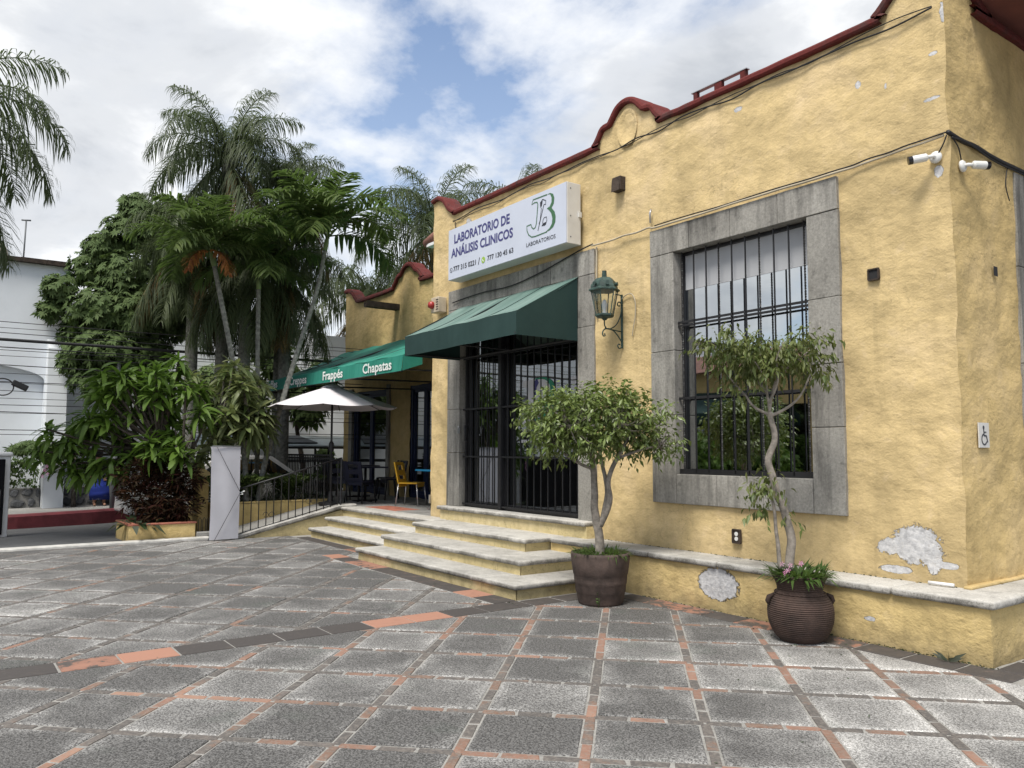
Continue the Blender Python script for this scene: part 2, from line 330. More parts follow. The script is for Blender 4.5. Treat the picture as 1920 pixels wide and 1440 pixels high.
def canvas(name, c, fade):
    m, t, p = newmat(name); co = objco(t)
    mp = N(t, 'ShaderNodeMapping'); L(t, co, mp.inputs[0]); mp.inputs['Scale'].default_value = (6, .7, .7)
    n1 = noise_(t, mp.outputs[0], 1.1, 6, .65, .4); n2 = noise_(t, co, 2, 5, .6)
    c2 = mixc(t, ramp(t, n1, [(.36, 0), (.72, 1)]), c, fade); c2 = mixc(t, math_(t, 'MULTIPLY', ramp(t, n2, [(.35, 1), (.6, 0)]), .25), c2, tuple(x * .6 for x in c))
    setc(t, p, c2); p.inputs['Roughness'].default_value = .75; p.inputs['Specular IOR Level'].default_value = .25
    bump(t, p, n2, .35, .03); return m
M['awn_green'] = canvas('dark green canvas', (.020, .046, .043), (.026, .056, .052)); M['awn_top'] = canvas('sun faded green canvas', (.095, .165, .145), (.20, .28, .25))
M['awn_cafe'] = canvas('teal green canvas', (.02, .185, .135), (.045, .26, .20))
M['gate'] = plain('matt black steel', (.008, .008, .01), .9, .2, 4, spec=.1)
M['cloth'] = plain('white umbrella cloth', (.72, .69, .72), .85, .04, 2); M['banner'] = plain('pale grey banner cloth', (.47, .47, .51), .85, .05, 1.5)
M['clay'] = plain('dark red clay', (.06, .037, .029), .85, .25, 9, 0, .006); M['clay2'] = plain('weathered brown clay', (.085, .06, .05), .85, .3, 6, 0, .006)
M['white_wall'] = plain('white painted masonry', (.74, .775, .81), .9, .04, .8, 0, .006); M['white_edge'] = plain('white paint', (.74, .74, .74), .8, .06, 3, 0, .006)
M['grey_wall'] = plain('grey painted masonry', (.40, .405, .42), .9, .08, .8)
M['kerb'] = plain('red kerb paint', (.16, .03, .038), .8, .18, 5, 0, .01)
M['kerb_white'] = plain('white kerb paint', (.55, .54, .51), .85, .15, 6)
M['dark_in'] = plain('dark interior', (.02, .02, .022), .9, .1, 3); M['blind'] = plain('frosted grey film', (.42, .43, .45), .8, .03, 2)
M['yellow_plastic'] = plain('yellow plastic', (.62, .36, .01), .4, .05, 3); M['alu'] = plain('aluminium tube', (.5, .5, .51), .35, .05, 5, .8)
M['navy_plastic'] = plain('dark navy plastic', (.012, .014, .035), .5, .1, 3); M['blue_top'] = plain('blue table top', (.02, .22, .42), .4, .05, 3)
M['blue_door'] = plain('dark blue painted door', (.01, .018, .06), .5, .1, 3)
M['pole'] = plain('grey galvanised pole', (.13, .14, .15), .5, .15, 4); M['cable'] = plain('black cable', (.012, .012, .014), .6, .1, 3); M['cable_w'] = plain('dusty white cable', (.42, .37, .28), .7, .1, 8)
M['cam_w'] = plain('white plastic', (.70, .70, .68), .4, .03, 4); M['cam_b'] = plain('black lens', (.01, .01, .012), .15, .03, 4)
M['red_plastic'] = plain('red strobe lens', (.35, .03, .025), .25, .05, 4); M['beige'] = plain('aged beige plastic', (.55, .47, .35), .6, .12, 7)
M['wood'] = plain('old dark timber', (.05, .035, .026), .9, .3, 9, 0, .01); M['tile_roof'] = plain('clay roof tile', (.22, .10, .075), .85, .3, 4, 0, .01)
M['bark'] = plain('grey ficus bark', (.27, .24, .205), .9, .25, 18, 0, .01); M['bark_dark'] = plain('dark bark', (.085, .07, .055), .95, .3, 12, 0, .02)
M['palm_trunk'] = plain('ringed palm trunk', (.20, .20, .175), .85, .3, 14, 0, .008); M['palm_sheath'] = plain('green crownshaft', (.16, .22, .075), .5, .2, 4)
M['terracotta'] = plain('terracotta rim', (.36, .13, .085), .85, .2, 8, 0, .006)
M['skin'] = plain('skin', (.34, .18, .115), .6, .05, 3); M['blue_cloth'] = plain('blue cloth', (.01, .03, .24), .85, .1, 6); M['black_cloth'] = plain('black cloth', (.012, .012, .015), .9, .1, 6); M['hair'] = plain('black hair', (.012, .009, .008), .5, .1, 9)
M['car_paint'] = plain('white car paint', (.72, .72, .72), .2, .02, 2); M['tyre'] = plain('tyre rubber', (.015, .015, .016), .85, .1, 9)
M['sheet'] = plain('pale blue sheet', (.52, .60, .64), .35, .06, 2)
def leafmat(name, cols, rough=.42, trans=.25, spec=.25):
    m, t, p = newmat(name); g = N(t, 'ShaderNodeNewGeometry'); r = g.outputs['Random Per Island']
    oi = N(t, 'ShaderNodeObjectInfo').outputs['Random']
    k = math_(t, 'FRACT', math_(t, 'ADD', r, oi))
    n = len(cols); c = ramp(t, k, [(i / (n - 1), c) for i, c in enumerate(cols)])
    c = mixc(t, math_(t, 'MULTIPLY', g.outputs['Backfacing'], .45), c, tuple(x * 1.5 for x in cols[-1]))
    setc(t, p, c); p.inputs['Roughness'].default_value = rough; p.inputs['Specular IOR Level'].default_value = spec
    tr = N(t, 'ShaderNodeBsdfTranslucent'); L(t, mixc(t, .5, c, (cols[-1][0] * 1.6, cols[-1][1] * 1.8, cols[-1][2] * .8)), tr.inputs[0])
    mx = N(t, 'ShaderNodeMixShader'); mx.inputs[0].default_value = trans; L(t, p.outputs[0], mx.inputs[1]); L(t, tr.outputs[0], mx.inputs[2])
    L(t, mx.outputs[0], t.nodes['Material Output'].inputs[0]); return m
M['ficus'] = leafmat('ficus leaves', [(.055, .09, .016), (.095, .145, .026), (.135, .185, .042), (.08, .125, .026), (.18, .22, .08)], .36, .2, .5)
M['ficus2'] = leafmat('dusty ficus leaves', [(.055, .085, .022), (.085, .12, .03), (.12, .155, .045), (.10, .11, .035)], .45, .2, .35)
M['palm'] = leafmat('palm leaflets', [(.06, .09, .026), (.088, .125, .034), (.11, .15, .045), (.065, .10, .036)], .5, .4)
M['palm_far'] = leafmat('grey green palm leaflets', [(.058, .08, .038), (.078, .104, .048), (.10, .125, .058), (.062, .082, .044)], .5, .42)
M['palm_dead'] = leafmat('dry orange palm leaflets', [(.20, .075, .018), (.27, .12, .03), (.16, .05, .02)], .7, .2)
M['palm_brown'] = leafmat('dry brown palm leaflets', [(.11, .075, .03), (.16, .11, .045), (.09, .085, .035)], .8, .15)
M['tree'] = leafmat('dark tree leaves', [(.035, .068, .024), (.052, .092, .03), (.075, .115, .038), (.09, .125, .05)], .6, .25, .12)
M['plum'] = leafmat('plumeria leaves', [(.07, .125, .018), (.095, .165, .026), (.125, .20, .04), (.075, .135, .025)], .45, .28, .3)
M['plum2'] = leafmat('pale plumeria leaves', [(.12, .15, .065), (.17, .20, .09), (.11, .16, .045), (.22, .24, .13)], .45, .28, .3)
M['croton'] = leafmat('dark red croton leaves', [(.028, .010, .010), (.05, .014, .012), (.035, .022, .012), (.075, .03, .014), (.02, .018, .01)], .55, .12, .15)
M['grass'] = leafmat('strap leaves', [(.045, .085, .02), (.065, .115, .03), (.09, .14, .045)], .4, .25)
M['grass_dark'] = leafmat('dark strap leaves', [(.02, .04, .015), (.03, .055, .02), (.10, .11, .09)], .45, .2)
M['flower'] = leafmat('pink petals', [(.65, .22, .45), (.75, .35, .55), (.7, .5, .68)], .6, .3)
def glass(name, tint, refl, ior_edge=True):
    m = bpy.data.materials.new(name); m.use_nodes = True; t = m.node_tree; t.nodes.clear(); o = N(t, 'ShaderNodeOutputMaterial')
    tr = N(t, 'ShaderNodeBsdfTransparent'); tr.inputs[0].default_value = (*tint, 1); gl = N(t, 'ShaderNodeBsdfGlossy'); gl.inputs['Roughness'].default_value = .02; gl.inputs[0].default_value = (.92, .96, .98, 1)
    bm_ = N(t, 'ShaderNodeBump'); bm_.inputs['Strength'].default_value = .05; bm_.inputs['Distance'].default_value = .02; L(t, noise_(t, objco(t), 1.3, 2, .5), bm_.inputs['Height']); L(t, bm_.outputs[0], gl.inputs['Normal'])
    fr = N(t, 'ShaderNodeLayerWeight'); fr.inputs[0].default_value = .35
    mx = N(t, 'ShaderNodeMixShader'); L(t, math_(t, 'MULTIPLY_ADD', fr.outputs['Fresnel'], .6), mx.inputs[0]); mx.inputs[0].links[0].from_node.inputs[2].default_value = refl
    L(t, tr.outputs[0], mx.inputs[1]); L(t, gl.outputs[0], mx.inputs[2]); L(t, mx.outputs[0], o.inputs[0]); return m
M['glass'] = glass('reflective window glass', (.30, .32, .33), .55); M['glass_door'] = glass('dark door glass', (.25, .27, .28), .30); M['glass_clear'] = glass('lantern glass', (.9, .92, .9), .03)
M['glass_car'] = glass('car glass', (.05, .06, .06), .2)
# ------------------------------------------------------------------ ground
def sheet(name, poly, z, mat, kind='structure'):
    me = bpy.data.meshes.new(name); me.from_pydata([(x, y, z) for x, y in poly], [], [tuple(range(len(poly)))])
    return tag(put(name, me, mat), kind=kind)
sheet('ground', [(-400, -400), (400, -400), (400, 400), (-400, 400)], -.30, M['asphalt'])
GO = Vector((-.430, -3.612)); GE = Vector((.696, .718)).normalized(); GD = Vector((-GE.y, GE.x)); GS = .674; GA = math.atan2(GE.y, GE.x)
XB0, XB1 = -4.16, -3.84          # diagonal terracotta band
plaza = MB(); plaza.box(-12.2, 8, -13, .6, -.3, -.007)
plaza = tag(plaza.build('plaza', M['mortar']), kind='structure')
STEP = [(-8.15, -4.16, -1.33, 0), (-11.5, -8.15, -.78, 0)]
def inside_plaza(p):
    x, y = p
    if not (-11.95 < x < 5 and -7.5 < y < -.30): return False
    if XB0 - .02 < x < XB1 + .02 and y < -.3: return False
    if -8.45 < x < -3.9 and y > -1.62: return False
    if x <= -8.45 and y > -1.02: return False
    return True
def clip(poly, a, b, c):             # keep a*x+b*y<=c
    out = []
    for i in range(len(poly)):
        p, q = poly[i], poly[(i + 1) % len(poly)]; dp = a * p[0] + b * p[1] - c; dq = a * q[0] + b * q[1] - c
        if dp <= 0: out.append(p)
        if dp * dq < 0:
            t = dp / (dp - dq); out.append((p[0] + (q[0] - p[0]) * t, p[1] + (q[1] - p[1]) * t))
    return out
def area(poly): return .5 * abs(sum(poly[i][0] * poly[(i + 1) % len(poly)][1] - poly[(i + 1) % len(poly)][0] * poly[i][1] for i in range(len(poly)))) if len(poly) > 2 else 0
def regions(poly):
    """the pieces of a convex paver that stay on the open pavement"""
    out = []
    R_ = clip(clip(clip(poly, -1, 0, -XB1 - .015), 0, 1, -.31), 0, -1, 7.6)          # right of the band
    out.append(R_)
    Lp = clip(clip(poly, 1, 0, XB0 - .015), 0, -1, 7.6)
    Lp = clip(Lp, -1, 0, 11.93)
    A = clip(clip(Lp, -1, 0, 8.45), 0, 1, -1.63); out.append(A)                       # before the entrance steps
    B = clip(clip(Lp, 1, 0, -8.455), 0, 1, -1.03); out.append(B)                      # before the cafe steps
    return [r for r in out if area(r) > 2e-4]
pieces = []                       # (kind, poly, centre, rot)
TW = GS * .5 - .042
def gp(i, j): return GO + GE * (GS * i) + GD * (GS * j)
def quad(c, hu, hv):
    return [tuple(c + GE * a + GD * b) for a, b in ((-hu, -hv), (hu, -hv), (hu, hv), (-hu, hv))]
for i in range(-19, 12):
    for j in range(-9, 18):
        c = gp(i + .5, j + .5)
        if proj((c.x, c.y, 0))[2] < .8: continue
        for r in regions(quad(c, TW, TW)): pieces.append(('paver', r, c))
        for axis in (0, 1):
            for k in range(3):
                off = (k + .5) / 3
                bl = GS / 3 * .5 - .014
                if axis == 0: cc = gp(i + off, j); q = quad(cc, bl, .030)
                else: cc = gp(i, j + off); q = quad(cc, .030, bl)
                cc2 = cc
                for r in regions(q): pieces.append(('brick', r, cc2))
def shown(poly):
    pts = [proj((x, y, 0)) for x, y in poly]
    if any(p[2] < .3 for p in pts): return 0
    if all(p[0] < -20 or p[0] > 1940 or p[1] > 1460 for p in pts): return 0
    return area([(p[0], p[1]) for p in pts])
def slab(poly, c, z0, z1, bev=.006, jit=0):
    """prism with a chamfered top edge, in coordinates about c"""
    cx = sum(p[0] for p in poly) / len(poly); cy = sum(p[1] for p in poly) / len(poly); n = len(poly)
    sh = [(cx + (x - cx) * (1 - bev / max(.02, math.hypot(x - cx, y - cy)) * 1.3), cy + (y - cy) * (1 - bev / max(.02, math.hypot(x - cx, y - cy)) * 1.3)) for x, y in poly]
    if jit: poly = [(x + U(-jit, jit), y + U(-jit, jit)) for x, y in poly]
    zt = z1 - bev * .7
    vs = [(x, y, z0) for x, y in poly] + [(x, y, zt) for x, y in poly] + [(x, y, z1) for x, y in sh]
    fs = [(i, (i + 1) % n, n + (i + 1) % n, n + i) for i in range(n)] + [(n + i, n + (i + 1) % n, 2 * n + (i + 1) % n, 2 * n + i) for i in range(n)] + [tuple(range(2 * n, 3 * n))]
    return vs, fs
RZ = Matrix.Rotation(-GA, 2)
full_tile = MB().add(*slab([(-TW, -TW), (TW, -TW), (TW, TW), (-TW, TW)], None, -.02, 0, .008)).mesh('paver')
bl = GS / 3 * .5 - .014
brick_me = []
for k in range(6):
    brick_me.append(MB().add(*slab([(-bl + U(-.01, .006), -.029 + U(-.004, .003)), (bl + U(-.006, .01), -.029 + U(-.003, .004)), (bl + U(-.006, .01), .029 + U(-.004, .003)), (-bl + U(-.01, .006), .029 + U(-.003, .004))], None, -.02, -.002, .005)).mesh('brick'))
pieces = [(shown(p[1]), *p) for p in pieces]; pieces.sort(key=lambda e: -e[0])
cnt = {'paver': 0, 'brick': 0}; rest = {'paver': MB(), 'brick': MB()}; rr = []
for s, kind, poly, c in pieces:
    full = len(poly) == 4 and area(poly) > (4 * TW * TW * .999 if kind == 'paver' else 4 * bl * .030 * .999)
    if s > 60 and cnt[kind] < 300:
        cnt[kind] += 1
        if kind == 'paver':
            if full: o = put('paver', full_tile, M['paver'], plaza, (c.x, c.y, U(-.002, .003)), (U(-.003, .003), U(-.003, .003), GA))
            else:
                loc = [tuple(RZ @ (Vector(p) - c)) for p in poly]
                o = put('paver', MB().add(*slab(loc, None, -.02, 0, .008)).mesh('paver'), M['paver'], plaza, (c.x, c.y, 0), (0, 0, GA))
        else:
            if full:
                along = abs((Vector(poly[1]) - Vector(poly[0])).length) > .1
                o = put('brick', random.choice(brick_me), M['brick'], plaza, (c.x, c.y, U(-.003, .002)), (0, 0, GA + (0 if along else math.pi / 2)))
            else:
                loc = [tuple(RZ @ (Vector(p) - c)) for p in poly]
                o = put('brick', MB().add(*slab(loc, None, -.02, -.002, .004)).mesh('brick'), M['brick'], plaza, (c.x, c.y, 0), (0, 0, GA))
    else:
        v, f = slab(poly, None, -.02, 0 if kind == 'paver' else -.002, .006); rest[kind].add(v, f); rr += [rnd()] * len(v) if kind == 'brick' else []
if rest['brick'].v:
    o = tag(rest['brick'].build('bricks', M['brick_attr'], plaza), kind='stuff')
    at = o.data.attributes.new('rnd', 'FLOAT', 'POINT'); at.data.foreach_set('value', rr)
if rest['paver'].v: tag(rest['paver'].build('pavers', M['paver'], plaza), kind='stuff')
# large terracotta tiles: the band across the plaza and the border along steps and plinth
def bigtile(x0, x1, y0, y1, wear):
    g = .006
    q = [(x0 + g + U(0, .006), y0 + g + U(0, .006)), (x1 - g - U(0, .006), y0 + g + U(0, .006)), (x1 - g - U(0, .006), y1 - g - U(0, .006)), (x0 + g + U(0, .006), y1 - g - U(0, .006))]
    o = put('terracotta_tile', MB().add(*slab(q, None, -.02, .001, .006)).mesh('terracotta_tile'), M['band'], plaza); o['wear'] = wear; return o
y = -7.4; pat = {}
ys = [-1.47]
while ys[-1] > -7.3: ys.append(ys[-1] - .415)
wears = [.25, .25, .82, .8, .2, .18, .2, .22, .92, .52, .2, .2, .3, .3]
for k in range(len(ys) - 1): bigtile(XB0, XB1, ys[k + 1], ys[k], wears[k % len(wears)])
x = -.05 + .3
while x > -3.7: bigtile(x - .4, x, -.30, -.02, random.choice([.42, .3, .5, .25, .3, .46])); x -= .4
bigtile(XB0, XB1, -1.47, -1.33, .25)
x = -4.17
while x > -8.4: bigtile(x - .42, x, -1.61, -1.32, random.choice([.25, .55, .3, .3, .75, .25])); x -= .42
for yy in (-1.32, -.9, -.5): bigtile(-4.13, XB1, yy, yy + .4, .3)
for yy in (-.02, .4, .8, 1.2): bigtile(.02, .3, yy, yy + .38, .25)
for yy in (-1.02,): 
    for k in range(7): bigtile(-8.45 - .42 * (k + 1), -8.45 - .42 * k, -1.02, -.78, random.choice([.2, .3, .5]))
# white edge strip, road, far kerb and pavement
tag(box('plaza_edge', -12.25, -11.98, -13, -2.35, -.3, .03, M['kerb_white'], bevel=.012), kind='structure')
tag(box('road', -17.4, -12.25, -40, 30, -.32, -.03, M['asphalt']), kind='structure')
kr = []
kb = MB()
pts = [(-16.0, -14), (-16.15, -7), (-16.3, -5), (-16.6, -3.6), (-16.95, -2.6), (-17.2, -1), (-17.3, 12)]
pts = [(pts[i][0] + (pts[i + 1][0] - pts[i][0]) * k / 12, pts[i][1] + (pts[i + 1][1] - pts[i][1]) * k / 12) for i in range(len(pts) - 1) for k in range(12)] + [pts[-1]]
path = [((x, y, -.1 + .012 * max(0, y + 5)), (1, 0, 0), (0, 0, 1)) for x, y in pts]
def jitsec(): return [(.0, 0), (.0, .34 + U(-.01, .01)), (-.05 + U(-.015, .015), .37 + U(-.01, .008)), (-.36, .36), (-.36, 0)]
sec = [(.0, 0), (.0, .31), (-.04, .345), (-.34, .345), (-.34, 0)]
kb.sweep(path, sec); kerb = tag(kb.build('kerb', M['kerb'], smooth=False), kind='structure')
sw = MB(); top = [(x - .33, y, .228 + .012 * max(0, y + 5)) for x, y in pts]
n = len(top); sw.add(top + [(-22, y, z) for x, y, z in top], [(i, i + 1, n + i + 1, n + i) for i in range(n - 1)])
tag(sw.build('pavement', M['concrete'], fix=False), kind='structure')

# ------------------------------------------------------------------ main yellow building
def interp(poly, x):
    if x <= poly[0][0]: return poly[0][1]
    for (a, b), (c, d) in zip(poly, poly[1:]):
        if x <= c: return b + (d - b) * (x - a) / (c - a)
    return poly[-1][1]
def smoothpoly(pts, n=6):
    out = []
    P = [pts[0]] + list(pts) + [pts[-1]]
    for i in range(1, len(P) - 2):
        for k in range(n):
            t = k / n; a, b, c, d = P[i - 1], P[i], P[i + 1], P[i + 2]
            out.append(tuple(.5 * (2 * b[q] + (c[q] - a[q]) * t + (2 * a[q] - 5 * b[q] + 4 * c[q] - d[q]) * t * t + (3 * b[q] - a[q] - 3 * c[q] + d[q]) * t ** 3) for q in range(len(b))))
    out.append(tuple(pts[-1])); return out
def lin(a, b, st): 
    n = max(1, round((b - a) / st)); return [a + (b - a) * i / n for i in range(n + 1)]
def lines(lo, hi, cuts, st):
    c = sorted(set([lo, hi] + [k for k in cuts if lo < k < hi])); out = []
    for a, b in zip(c, c[1:]): out += lin(a, b, st)[:-1]
    return out + [hi]
def disp(p, amp=1.0):
    v = noise.noise_vector(p * 1.3) * .018 + noise.noise_vector(p * 4.0 + Vector((7, 3, 1))) * .018 + noise.noise_vector(p * 10.5 + Vector((1, 9, 4))) * .004
    return v * amp
def wallgrid(us, zs, holes, fn, ztop=None, amp=1.0, zk=5.0, zn=5.5):
    vs = []; idx = {}; fs = []
    for i, u in enumerate(us):
        for j, z in enumerate(zs):
            zz = z
            if ztop and z > zk: zz = zk + (z - zk) / (zn - zk) * (ztop(u) - zk)
            p = Vector(fn(u, zz)); idx[i, j] = len(vs); vs.append(p + disp(p, amp))
    for i in range(len(us) - 1):
        for j in range(len(zs) - 1):
            uc, zc = (us[i] + us[i + 1]) / 2, (zs[j] + zs[j + 1]) / 2
            if any(a < uc < b and c < zc < d for a, b, c, d in holes): continue
            fs.append((idx[i, j], idx[i + 1, j], idx[i + 1, j + 1], idx[i, j + 1]))
    me = bpy.data.meshes.new('wall'); me.from_pydata([tuple(v) for v in vs], [], fs)
    for p in me.polygons: p.use_smooth = True
    return me
XL, XR = -8.98, -.34
foot = [(-8.98, 5.86), (-8.80, 5.88), (-8.62, 5.80), (-8.45, 5.62), (-8.25, 5.52), (-8.0, 5.51), (-4.95, 5.51), (-4.80, 5.53), (-4.70, 5.62), (-4.62, 5.72), (-4.50, 5.74), (-4.44, 5.80), (-4.34, 5.90), (-4.2, 5.94),
        (-4.06, 5.90), (-3.96, 5.80), (-3.90, 5.74), (-3.78, 5.72), (-3.70, 5.62), (-3.60, 5.53), (-3.45, 5.51), (-1.10, 5.51), (-.92, 5.55), (-.75, 5.70), (-.55, 5.86), (-.34, 5.92)]
ztop = lambda x: interp(foot, x)
bld = thing('yellow_building', (-4.6, 2.5, 0), 'single storey yellow stucco building with dark red parapet coping and barred window', 'building')
WH = (-3.62, -1.52, 1.15, 4.05); DH = (-8.25, -4.95, .60, 4.05)
xs = lines(XL, XR, [WH[0], WH[1], DH[0], DH[1]], .04); zs = lines(.3, 5.5, [WH[2], WH[3], DH[2], DH[3], 5.0], .04)
put('wall', wallgrid(xs, zs, [WH, DH], lambda u, z: (u, YY, z), ztop), M['wall'], bld)
footR = [(.4, 5.92), (.6, 5.88), (.8, 5.74), (1.0, 5.60), (1.2, 5.54), (1.5, 5.51), (9, 5.51)]
RH = (1.75, 3.4, .5, 4.0)
yr = lines(YY, 5.0, [RH[0], RH[1]], .04)
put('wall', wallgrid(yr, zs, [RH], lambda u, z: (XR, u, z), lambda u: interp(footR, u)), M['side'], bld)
# rest of the shell: left side, back, roof slab, dark floor and ceiling
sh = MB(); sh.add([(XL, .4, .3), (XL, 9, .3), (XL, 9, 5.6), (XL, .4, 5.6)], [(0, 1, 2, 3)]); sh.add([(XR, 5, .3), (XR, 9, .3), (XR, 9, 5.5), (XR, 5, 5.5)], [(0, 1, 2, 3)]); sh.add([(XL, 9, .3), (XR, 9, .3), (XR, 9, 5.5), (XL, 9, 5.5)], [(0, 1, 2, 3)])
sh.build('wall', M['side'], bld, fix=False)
box('roof', XL + .03, XR - .03, .62, 8.97, 5.15, 5.3, M['concrete'], bld)
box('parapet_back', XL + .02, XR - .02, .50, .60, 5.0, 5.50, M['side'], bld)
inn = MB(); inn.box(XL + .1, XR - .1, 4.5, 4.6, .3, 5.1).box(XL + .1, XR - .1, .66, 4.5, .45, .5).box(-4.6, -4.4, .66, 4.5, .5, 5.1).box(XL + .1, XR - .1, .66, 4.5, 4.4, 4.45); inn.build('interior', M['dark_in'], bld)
# coping
def coping(pts, axis_out, y0, name='coping'):
    path = []; P = [Vector(p) for p in pts]
    for i, p in enumerate(P):
        t = (P[min(i + 1, len(P) - 1)] - P[max(0, i - 1)]).normalized(); nn = Vector(axis_out).cross(t); nn = nn if nn.z > 0 else -nn
        path.append((p, axis_out, nn))
    sec = [(-.24, -.01), (.045, -.018), (.06, .0), (.06, .035), (.05, .05), (.035, .062), (-.24, .068)]
    return MB().sweep(path, sec).build(name, M['coping'], bld)
fs_ = [(a[0] + (b[0] - a[0]) * k / 4, a[1] + (b[1] - a[1]) * k / 4) if b[0] - a[0] > .5 or 1 else a for a, b in zip(smoothpoly(foot, 4), smoothpoly(foot, 4)[1:]) for k in range(4)] + [foot[-1]]
coping([(x + noise.noise(Vector((x * 3, 0, 0))) * .012, YY, z + .010 * noise.noise(Vector((x * 5, 1, 0)))) for x, z in fs_], (0, -1, 0), 0)
coping([(XR, y, z) for y, z in smoothpoly(footR, 4)], (1, 0, 0), 0)
box('eave', XR - .1, 3.2, .85, 9, 5.64, 5.80, M['eave'], bld, bevel=.02)  # red brown eave; its unseen outer depth is extended to shade the side wall
# oval niche in the gable and metal flashing on the parapet
nm = MB(); nn_ = 28
ring = lambda r, yy: [(-4.19 + .15 * r * math.cos(2 * math.pi * k / nn_), yy, 5.62 + .21 * r * math.sin(2 * math.pi * k / nn_)) for k in range(nn_)]
vv = ring(1.18, .385) + ring(1.0, .382) + ring(.86, .40) + [(-4.19, .402, 5.62)]
nm.add(vv, [(i, (i + 1) % nn_, nn_ + (i + 1) % nn_, nn_ + i) for i in range(nn_)] + [(nn_ + i, nn_ + (i + 1) % nn_, 2 * nn_ + (i + 1) % nn_, 2 * nn_ + i) for i in range(nn_)] + [(2 * nn_ + i, 2 * nn_ + (i + 1) % nn_, 3 * nn_) for i in range(nn_)])
nm.build('niche', M['wall'], bld, smooth=True)
fl = box('flashing', -3.13, -2.36, .37, .43, 5.655, 5.665, M['alu'], bld)
for x0, x1 in ((-3.10, -3.05), (-2.80, -2.70), (-2.45, -2.38)): box('support', x0, x1, .375, .425, 5.55, 5.653, M['coping'], fl)

# ---- stone framed window
OW = (-3.43, -1.70, 1.335, 3.88)
def blocks(parent, lst, y0=.365, y1=.62):
    for x0, x1, z0, z1 in lst:
        g = .0025; dy = U(-.005, .004)
        o = box('stone_block', x0 + g, x1 - g, y0 + dy, y1, z0 + g, z1 - g, M['cantera'], parent, bevel=.006)
def ringframe(x0, x1, z0, z1, y0, y1, w): 
    m = MB(); m.box(x0, x1, y0, y1, z0, z0 + w).box(x0, x1, y0, y1, z1 - w, z1).box(x0, x0 + w, y0, y1, z0 + w, z1 - w).box(x1 - w, x1, y0, y1, z0 + w, z1 - w); return m
win = ringframe(OW[0], OW[1], OW[2], OW[3], .50, .56, .035).build('window', M['frame'], bld)
LX = [-3.80, -3.20, -2.62, -2.02, -1.36]
blocks(win, [(a, b, 3.88, 4.20) for a, b in zip(LX, LX[1:])])
BX = [-3.43, -2.86, -2.27, -1.70]; blocks(win, [(a, b, 1.0, 1.335) for a, b in zip(BX, BX[1:])])
for a, b in zip([1.0, 2.0, 2.74, 3.88], [2.0, 2.74, 3.88]): blocks(win, [(-3.80, -3.43, a, b)])
for a, b in zip([1.0, 1.82, 2.42, 3.05], [1.82, 2.42, 3.05, 3.88]): blocks(win, [(-1.70, -1.36, a, b)])
me = bpy.data.meshes.new('pane'); me.from_pydata([(OW[0] + .04, .535, OW[2] + .04), (OW[1] - .04, .535, OW[2] + .04), (OW[1] - .04, .535, OW[3] - .04), (OW[0] + .04, .535, OW[3] - .04)], [], [(0, 1, 2, 3)])
put('pane', me, M['glass'], win)
box('frosted_film', OW[0] + .036, OW[1] - .036, .529, .532, 3.445, 3.844, M['blind'], win)
def twisted(x, y, z0, z1, r):
    n = int((z1 - z0) / .012); m = MB(); 
    vs = []; fs = []
    for i in range(n + 1):
        z = z0 + (z1 - z0) * i / n; a = (z - z0) / .045 * math.pi / 2 * 1.6
        for k in range(4): vs.append((x + r * math.cos(a + k * math.pi / 2), y + r * math.sin(a + k * math.pi / 2), z))
    fs = [(i * 4 + k, i * 4 + (k + 1) % 4, i * 4 + 4 + (k + 1) % 4, i * 4 + 4 + k) for i in range(n) for k in range(4)]
    return m.add(vs, fs)
for k in range(10):
    x = -3.365 + k * .1775
    if k % 3 == 0: twisted(x, .435, OW[2] + .015, OW[3] - .01, .0105).build('bar', M['iron'], win, fix=False)
    else: MB().box(x - .0065, x + .0065, .428, .441, OW[2] + .015, OW[3] - .01).build('bar', M['iron'], win)
for z, h in ((3.06, .012), (3.02, .010), (2.187, .014), (1.36, .03)): MB().box(OW[0], OW[1], .428, .446, z - h, z + h).build('cross_bar', M['iron'], win)

# ---- stone framed door
OD = (-8.04, -5.13, .70, 3.88)
door = ringframe(OD[0], OD[1], OD[2], OD[3], .48, .56, .06).build('door', M['frame'], bld)
DXs = [-8.42, -7.55, -6.45, -5.7, -4.80]; blocks(door, [(a, b, 3.88, 4.21) for a, b in zip(DXs, DXs[1:])])
for a, b in zip([.70, 1.55, 2.25, 3.1], [1.55, 2.25, 3.1, 3.88]): blocks(door, [(-8.42, -8.04, a, b)])
for a, b in zip([.66, 1.45, 2.3, 3.2], [1.45, 2.3, 3.2, 3.88]): blocks(door, [(-5.13, -4.80, a, b)])
dl = [(-7.98, -7.02), (-6.98, -5.19)]
for x0, x1 in dl:
    lf = ringframe(x0, x1, .73, 3.82, .49, .55, .055).build('door_leaf', M['frame'], door)
    me = bpy.data.meshes.new('pane'); me.from_pydata([(x0 + .05, .56, .78), (x1 - .05, .56, .78), (x1 - .05, .56, 3.78), (x0 + .05, .56, 3.78)], [], [(0, 1, 2, 3)])
    put('pane', me, M['glass_door'], door)
    n = round((x1 - x0) / .165)
    for k in range(n + 1):
        x = x0 + .02 + (x1 - x0 - .04) * k / n
        MB().box(x - .0065, x + .0065, .43, .444, .74, 3.84).build('bar', M['iron'], door)
for z in (.75, 1.49, 2.24, 3.05, 3.83): MB().box(OD[0], OD[1], .431, .45, z - .013, z + .013).build('cross_bar', M['iron'], door)
MB().box(-7.04, -6.96, .42, .50, .71, 3.86).build('mullion', M['iron'], door)
ha = MB().tube([(-7.9, .43, 1.72), (-7.9, .38, 1.74), (-7.9, .38, 1.98), (-7.9, .43, 2.0)], .011, 8).build('handle', M['iron'], door, smooth=True)
